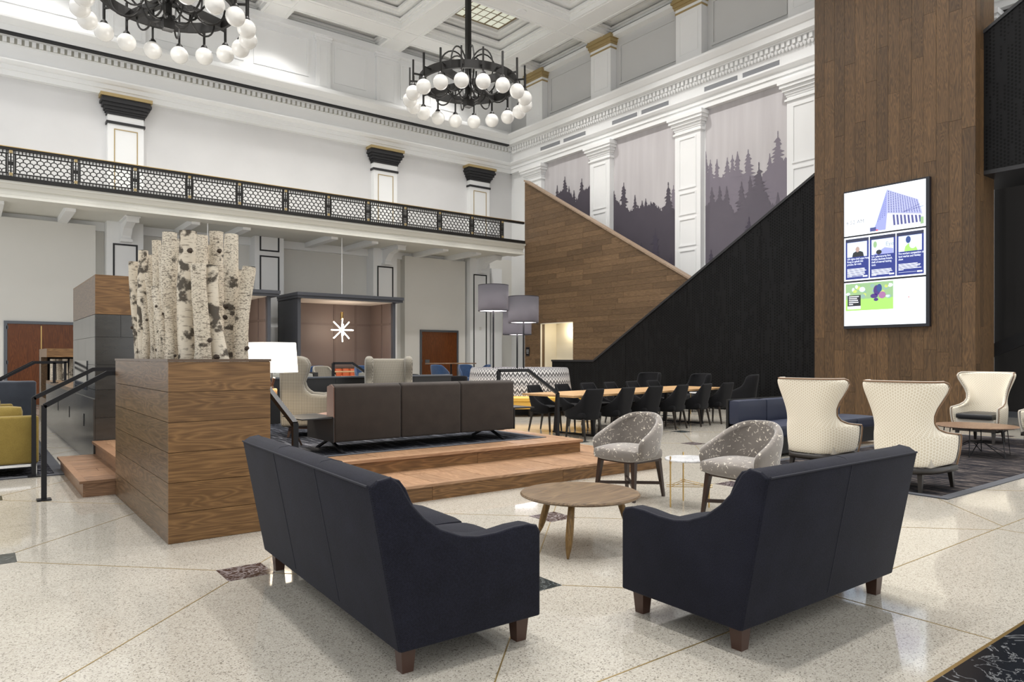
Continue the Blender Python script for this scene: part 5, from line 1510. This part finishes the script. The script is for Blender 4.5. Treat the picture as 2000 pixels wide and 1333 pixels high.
def gchair(label, loc, rz):
    c = thing('grey_armchair', label, 'chair', loc, rz, 'slate grey armchairs at the left')
    lv = [(.14,.36,.40,.40,.4),(.40,.38,.42,.42,.4),(.60,.38,.43,.43,.4),(.66,.30,.43,.435,.4),(.74,.05,.43,.44,.4),(.82,-.2,.42,.44,.4),(.86,-.26,.41,.44,.4)]
    o = ushell(lv, 20).build('shell', M['greyfab'], c); solid(o, .07, -1, 1)
    MB().cushion(-.34,.38,-.34,.34,.26,.44,.05,.02).build('seat_cushion', M['greyfab'], c)
    for x in (-.3,.3):
        for y in (-.3,.3): tleg(MB(), x, y, .0, .16, .025, .04).build('leg', M['metal'], c)
    return c
gs = thing('grey_settee', 'tall slate grey settee back standing behind the yellow sofas', 'sofa', (-.35, 13.6, 0))
MB().rbox(-1.2, 1.2, .0, .20, .14, 1.02, .03, 3).build('back', M['greyfab'], gs)
for s_ in (-1, 1): MB().rprism([(.18,.14),(.85,.14),(.85,.55),(.5,.62),(.2,.98)], 'x', 1.06 if s_ > 0 else -1.2, 1.2 if s_ > 0 else -1.06, .03, 3).build('arm', M['greyfab'], gs)
MB().cushion(-1.06, 1.06, .2, .84, .22, .44, .05, .02).build('seat_cushion', M['greyfab'], gs)
for x in (-1.1, 1.1):
    for y in (.06, .78): tleg(MB(), x, y, 0, .15, .03, .045).build('leg', M['metal'], gs)
g0 = gchair('slate grey armchair farther back behind the grey settee', (-.1, 15.6, 0), R(60))
dup(g0, (-.8, 18.0, 0), R(45), 'slate grey armchair cut off at the left edge, farthest one')
dup(g0, (.35, 19.8, 0), R(200), 'slate grey armchair beside the far log niche')
# ------------------------------------------------------------------ communal table and black chairs
TR = R(6.2); TC = (10.42, 9.72)
ct = thing('communal_table', 'long pale oak communal table with black trestle legs lined by black chairs', 'table', (TC[0], TC[1], 0), TR)
for k in range(5): MB().box(-2.45, 2.45, -.62+k*.248+.001, -.62+(k+1)*.248-.001, .715, .75).build('top_board', M['table_oak'], ct)
for x in (-1.75, 0, 1.75):
    for s_ in (-1, 1):
        MB().bar([(x,.40*s_,.71),(x,.46*s_,.02)], .05, .06).build('leg', M['metal'], ct)
    MB().box(x-.03, x+.03, -.5, .5, .67, .715).build('trestle_bar', M['metal'], ct); MB().box(x-.03,x+.03,-.5,.5,.005,.035).build('foot_bar', M['metal'], ct)
def dchair(label, loc, rz):
    c = thing('dining_chair', label, 'chair', loc, rz, 'black dining chairs at the communal table')
    lv = [(.33,.22,.225,.24,.45),(.44,.24,.24,.25,.45),(.485,.23,.245,.255,.45),(.51,.12,.242,.262,.45),(.56,.0,.235,.272,.45),(.63,-.10,.228,.285,.45),(.72,-.19,.222,.30,.45),(.82,-.265,.215,.315,.45),(.865,-.29,.21,.322,.45)]
    o = ushell(lv, 18).build('shell_back', M['blackfab'], c); solid(o, .035, -1, 1)
    MB().cushion(-.23,.24,-.225,.225,.36,.475,.035,.012).build('seat', M['blackfab'], c)
    for x, y in ((.19,.18),(.19,-.18),(-.19,.18),(-.19,-.18)):
        tleg(MB(), x, y, 0, .36, .022, .036, .03*(1 if x > 0 else -1)*(1 if x > 0 else 2.4), .02*(1 if y > 0 else -1)).build('leg', M['leg_black'], c)
    return c
ordw = ['first','second','third','fourth','fifth','sixth']
d0 = None
TM = Matrix.Rotation(TR, 4, 'Z')
def tab(x, y): v = TM @ Vector((x, y, 0)); return (TC[0]+v.x, TC[1]+v.y, 0)
for k in range(6):
    p = tab(-2.12+k*.865, -.54); lab = 'black upholstered dining chair on the near side of the long table, %s from the left' % ordw[k]
    jz = R(90)+TR+R((-6,3,-4,2,5,-3)[k])
    if d0 is None: d0 = dchair(lab, p, jz)
    else: dup(d0, p, jz, lab)
for k in range(6):
    p = tab(-1.62+k*.765, .82); dup(d0, p, R(-90)+TR+R((10,2,-3,4,0,-4)[k]), 'black upholstered dining chair on the far side of the long table, %s from the left' % ordw[k])
def lchair(label, loc, rz):
    c = thing('lounge_chair', label, 'chair', loc, rz, 'black lounge chairs along the black wall')
    lv = [(.28,.26,.31,.30,.55),(.42,.28,.33,.32,.55),(.58,.26,.345,.335,.55),(.62,.16,.345,.34,.55),(.68,.02,.34,.35,.6),(.78,-.06,.345,.365,.6),(.88,-.08,.345,.38,.62),(.95,-.12,.33,.388,.66),(.98,-.18,.30,.39,.7)]
    o = ushell(lv, 22).build('shell', M['blackfab'], c); solid(o, .05, -1, 1)
    MB().cushion(-.29,.30,-.29,.29,.30,.44,.04,.015).build('seat_cushion', M['blackfab'], c)
    for x, y in ((.24,.24),(.24,-.24),(-.24,.24),(-.24,-.24)): tleg(MB(), x, y, 0, .30, .02, .035, .03*(1 if x > 0 else -1), .03*(1 if y > 0 else -1)).build('leg', M['leg_black'], c)
    return c
l0 = lchair('black high-back lounge chair against the black wall, leftmost', (14.9, 13.4, 0), R(190))
dup(l0, (14.9, 11.75, 0), R(165), 'black high-back lounge chair against the black wall, middle one')
dup(l0, (15.1, 10.45, 0), R(120), 'black high-back lounge chair against the black wall, nearest the wood column')
st_ = thing('small_side_table', 'small pale-topped side table with brass legs beside the black lounge chairs', 'table', (14.2, 11.1, 0))
MB().lathe([(.001,.52),(.2,.52),(.2,.54),(.001,.54)], 20).build('table_top', M['marbletop'], st_)
for k in range(3):
    a = R(120*k+20); MB().tube([(.17*math.cos(a),.17*math.sin(a),0),(.17*math.cos(a),.17*math.sin(a),.52)], .009, 6).build('leg', M['brass'], st_)

# ------------------------------------------------------------------ round zigzag banquette and tall lamps
BC = (11.35, 14.55)
rb = thing('round_banquette', 'round banquette with black and white zigzag back and yellow seat', 'sofa', (BC[0], BC[1], 0))
MB().lathe([(1.36,.45),(1.27,1.08),(1.24,1.13),(1.14,1.13),(1.12,1.05),(1.12,.9)], 64).build('zigzag_back', M['zigzag'], rb)
MB().lathe([(1.30,.34),(1.86,.34),(1.90,.37),(1.90,.44),(1.84,.47),(1.30,.46)], 64).build('seat', M['yellow'], rb)
MB().lathe([(1.84,.18),(1.88,.19),(1.88,.35),(1.3,.35),(1.3,.18)], 64).build('seat_skirt', M['yellow'], rb)
MB().lathe([(1.10,.0),(1.12,1.0)], 48).build('core', M['blackboard'], rb)
bf = MB()
for k in range(12):
    a = 2*PI*k/12; bf.box(1.72*math.cos(a)-.03, 1.72*math.cos(a)+.03, 1.72*math.sin(a)-.03, 1.72*math.sin(a)+.03, 0, .18)
    tleg(MB(), 1.72*math.cos(a), 1.72*math.sin(a), 0, .19, .04, .06).build('leg', M['leg_black'], rb)
def at_px(u, d):
    F = (math.cos(YAW), math.sin(YAW)); Rr = (F[1], -F[0]); a = (u-1000)/FPX
    return (F[0]+a*Rr[0])*d, (F[1]+a*Rr[1])*d
for u, d, zt, lab in ((963.5,18.1,3.23,'tall floor lamp with grey drum shade, highest and leftmost of the three'),(1022.5,18.0,2.93,'tall floor lamp with grey drum shade in front at the right'),(1010,19.1,2.66,'tall floor lamp with grey drum shade, lowest one behind the others')):
    x, y = at_px(u, d)
    lp = thing('floor_lamp', lab, 'lamp', (x, y, 0), 0, 'grey drum floor lamps in the round banquette')
    MB().tube([(0,0,0),(0,0,zt-.1)], .022, 10).build('pole', M['metal'], lp)
    MB().lathe([(.16,0),(.17,.01),(.17,.025),(.03,.03)], 20).build('base', M['metal'], lp)
    m = MB().lathe([(.385,zt-.66),(.385,zt)], 40); m.f = [f for f in m.f if len(f) == 4]; m.sm = [True]*len(m.f)
    o = m.build('drum_shade', M['shade_trans'], lp); solid(o, .004, 0, 0)
    rg_ = MB().tube([(.385*math.cos(2*PI*k/32), .385*math.sin(2*PI*k/32), zt) for k in range(32)], .007, 5, True); rg_.build('shade_rim', M['metal'], lp); rg_ = MB().tube([(.385*math.cos(2*PI*k/32), .385*math.sin(2*PI*k/32), zt-.66) for k in range(32)], .006, 5, True); rg_.build('shade_rim', M['metal'], lp)
    df = MB().lathe([(.001,zt-.645),(.375,zt-.645)], 32); df.build('diffuser', NT('lamp_diffuser').set(col=(.9,.88,.9), rough=.8, emit=(1,.95,.95), estr=1.3) if 'lamp_diffuser' not in bpy.data.materials else bpy.data.materials['lamp_diffuser'], lp)
    MB().sphere((0,0,zt-.33), .06, 12, 8).build('bulb', M['bulb'], lp)
    point('floor_lamp_bulb', (0,0,zt-.33), 40, .10, (1,.93,.92), lp)

# ------------------------------------------------------------------ booths with starburst pendants
def booth(label, x0):
    b = thing('booth', label, 'booth', (x0, 22.0, 0), 0, 'charcoal booths against the long wall')
    W, D, Hh = 3.46, 1.75, 3.36
    MB().box(0, .10, 0, D, 0, Hh).build('side_panel', M['booth'], b); MB().box(W-.10, W, 0, D, 0, Hh).build('side_panel', M['booth'], b)
    MB().box(.10, W-.10, D-.08, D, 0, Hh).build('back_panel', M['booth_in'], b)
    MB().box(.10, .13, .12, D-.08, 0, Hh).build('side_lining', M['booth_in'], b); MB().box(W-.13, W-.10, .12, D-.08, 0, Hh).build('side_lining', M['booth_in'], b)
    MB().box(-.06, W+.25, -.16, D, Hh, Hh+.10).build('roof', M['booth'], b); MB().box(-.04, W+.22, -.12, D, Hh-.08, Hh).build('roof_fascia', M['booth'], b)
    MB().box(.13, W-.13, .0, D-.08, Hh-.10, Hh-.081).build('soffit', M['booth_ceil'], b)
    for x in (.55, 1.95, 2.75): MB().box(x-.035, x+.035, D-.10, D-.08, .5, Hh-.1).build('batten', M['booth_batten'], b)
    for z in (1.05, 2.55): MB().box(.13, W-.13, D-.10, D-.08, z-.035, z+.035).build('batten', M['booth_batten'], b)
    for z in (1.05, 2.55): MB().box(W-.15, W-.13, .13, D-.1, z-.035, z+.035).build('batten', M['booth_batten'], b)
    MB().box(W-.15, W-.13, .75, .82, .5, Hh-.1).build('batten', M['booth_batten'], b)
    return b
bt0 = booth('charcoal framed booth with lit taupe panelling and starburst pendant', 8.26)
bt1 = dup(bt0, (3.95, 22.0, 0), 0, 'charcoal framed booth half hidden behind the birch logs')
def burst(label, loc):
    s_ = thing('starburst_pendant', label, 'pendant', loc, 0, 'starburst pendants in the booths')
    MB().lathe([(.045,.36),(.05,.37),(.05,.60),(.045,.61)], 14).build('brass_canopy', M['brass'], s_)
    MB().tube([(0,0,.0),(0,0,.40)], .012, 8).build('brass_stem', M['brass'], s_)
    MB().sphere((0,0,0), .055, 12, 8).build('hub', M['brass'], s_)
    dirs = []
    for k in range(8): a = PI/4*k; dirs.append((math.cos(a), -.12 if k % 2 == 0 else .1, math.sin(a)))
    for k in range(3): dirs.append((.45*math.cos(k*2.1), -.75, .45*math.sin(k*2.1)))
    for d in dirs:
        v = Vector(d).normalized()
        MB().tube([tuple(v*.06), tuple(v*.40)], .020, 8).build('tube_lamp', M['bulb'], s_)
    point('starburst_glow', (0,-.1,0), 16, .25, (1,.82,.66), s_)
    return s_
p0_ = burst('glowing starburst pendant of light tubes in the open booth', (10.08, 22.75, 2.36-.04))
dup(p0_, (5.72, 22.75, 2.32), 0, 'starburst pendant in the booth hidden behind the birch logs')
for x, lab in ((10.08,'thin white ceiling rod above the starburst booth'),(5.75,'thin white ceiling rod above the booth behind the logs')):
    r_ = thing('ceiling_rod', lab, 'rod', (x, 22.75, 3.46), 0, 'white rods from the balcony soffit to the booth roofs'); MB().tube([(0,0,0),(0,0,2.09)], .016, 8).build('rod', M['white'], r_); MB().lathe([(.05,2.06),(.05,2.09)], 12).build('ceiling_plate', M['white'], r_)
# banquettes, tables and chairs in and before the booths
def banq(label, loc, w, mat, name='booth_bench', tuft=False, hb=.92):
    b = thing(name, label, 'bench', loc)
    MB().box(0, w, .0, .55, .05, .30).build('plinth', M['blackboard'], b)
    n = max(2, int(w/.28)) if tuft else 1
    for k in range(n):
        MB().cushion(w*k/n+.002, w*(k+1)/n-.002, .40, .56, .42, hb, .05, .02).build('back_channel', mat, b)
    MB().cushion(0, w, .0, .45, .30, .46, .04, .015).build('seat_cushion', mat, b)
    return b
banq('orange tufted leather bench inside the starburst booth', (8.45, 23.05, 0), 3.1, M['orange'], 'tufted_bench', True, 1.0)
gb = thing('bench_divider', 'grey topped bench back left of the far handrail', 'bench', (6.0, 17.9, 0)); MB().cushion(0, 1.15, 0, .5, .55, .98, .05, .01).build('bench_back', M['greybench'], gb); MB().box(0, 1.25, .02, .48, 0, .56).build('bench_body', M['blackboard'], gb); MB().box(1.15,1.27,.0,.5,.55,1.0).build('bench_end', M['blackboard'], gb)
gb = thing('bench_divider', 'grey topped bench back between far handrail and houndstooth chair', 'bench', (8.62, 17.9, 0)); MB().cushion(0, 1.0, 0, .5, .55, .98, .05, .01).build('bench_back', M['greybench'], gb); MB().box(-.05, 1.0, .02, .48, 0, .56).build('bench_body', M['blackboard'], gb)
def bchair(label, loc, rz, mat, grp):
    c = thing('tub_chair', label, 'chair', loc, rz, grp)
    lv = [(z+.22,)+q for z,*q in [(.42,(.18,.26,.24,.6)),(.55,(.20,.28,.26,.6)),(.66,(.18,.29,.27,.6)),(.72,(.10,.29,.275,.6)),(.82,(-.05,.28,.285,.65)),(.90,(-.15,.25,.29,.7)),(.94,(-.21,.20,.29,.8))] for q in q]
    o = ushell(lv, 18).build('shell', mat, c); solid(o, .05, -1, 1)
    MB().cushion(-.22,.22,-.24,.24,.60,.72,.04,.015).build('seat', mat, c)
    for x, y in ((.18,.18),(.18,-.18),(-.18,.18),(-.18,-.18)): tleg(MB(), x, y, 0, .62, .02, .035, .04*(1 if x > 0 else -1), .03*(1 if y > 0 else -1)).build('leg', M['leg_oak'], c)
    return c
gp = 'tub chairs in the far cafe area'
c0 = bchair('blue tub chair left of the beige chair in front of the booth', (7.72, 19.35, 0), R(-150), M['bluefab'], gp)
dup(c0, (9.1, 18.95, 0), R(-100), 'blue tub chair beside the far handrail in front of the booth')
dup(c0, (12.3, 20.0, 0), R(20), 'blue tub chair before the brown door, left one')
dup(c0, (13.1, 19.6, 0), R(-100), 'blue tub chair before the brown door, middle one')
dup(c0, (13.9, 19.9, 0), R(160), 'blue tub chair before the brown door, right one')
cb_ = bchair('beige tub chair in front of the orange bench', (7.72, 18.6, 0), R(-90), M['hound'], gp)
def ctable(label, loc, w, d, h, mat):
    t = thing('cafe_table', label, 'table', loc, 0, 'cafe tables in the far seating area')
    MB().rbox(-w/2, w/2, -d/2, d/2, h-.035, h, .008, 1).build('table_top', mat, t); MB().tube([(0,0,.02),(0,0,h-.035)], .03, 10).build('pedestal', M['metal'], t); MB().lathe([(.25,0),(.25,.015),(.04,.03)], 20).build('base', M['metal'], t)
ctable('thin wood table top in the booth behind the lamp shade', (7.0, 20.4, 0), 1.3, .7, 1.16, M['table_oak'])
ctable('wood table in front of the orange bench', (9.25, 21.4, 0), 2.0, .7, .95, M['table_oak'])
ctable('high dark table before the brown door', (13.1, 20.6, 0), 1.7, .6, 1.2, M['walnut2'])
ctable('pale oak table beside the black partition', (8.85, 14.6, 0), .85, .8, .86, M['table_oak'])
for k, (x, y, r_, lb) in enumerate(((7.95,14.75,0,'left of it'),(8.7,13.75,90,'before it'),(8.75,15.6,-90,'behind it'))):
    dup(l0, (x, y, 0), R(r_), 'black lounge chair at the pale oak table beside the partition, '+lb)
point('passage_light', (18.1, 20.3, 2.4), 12, .1, (1,.9,.7))
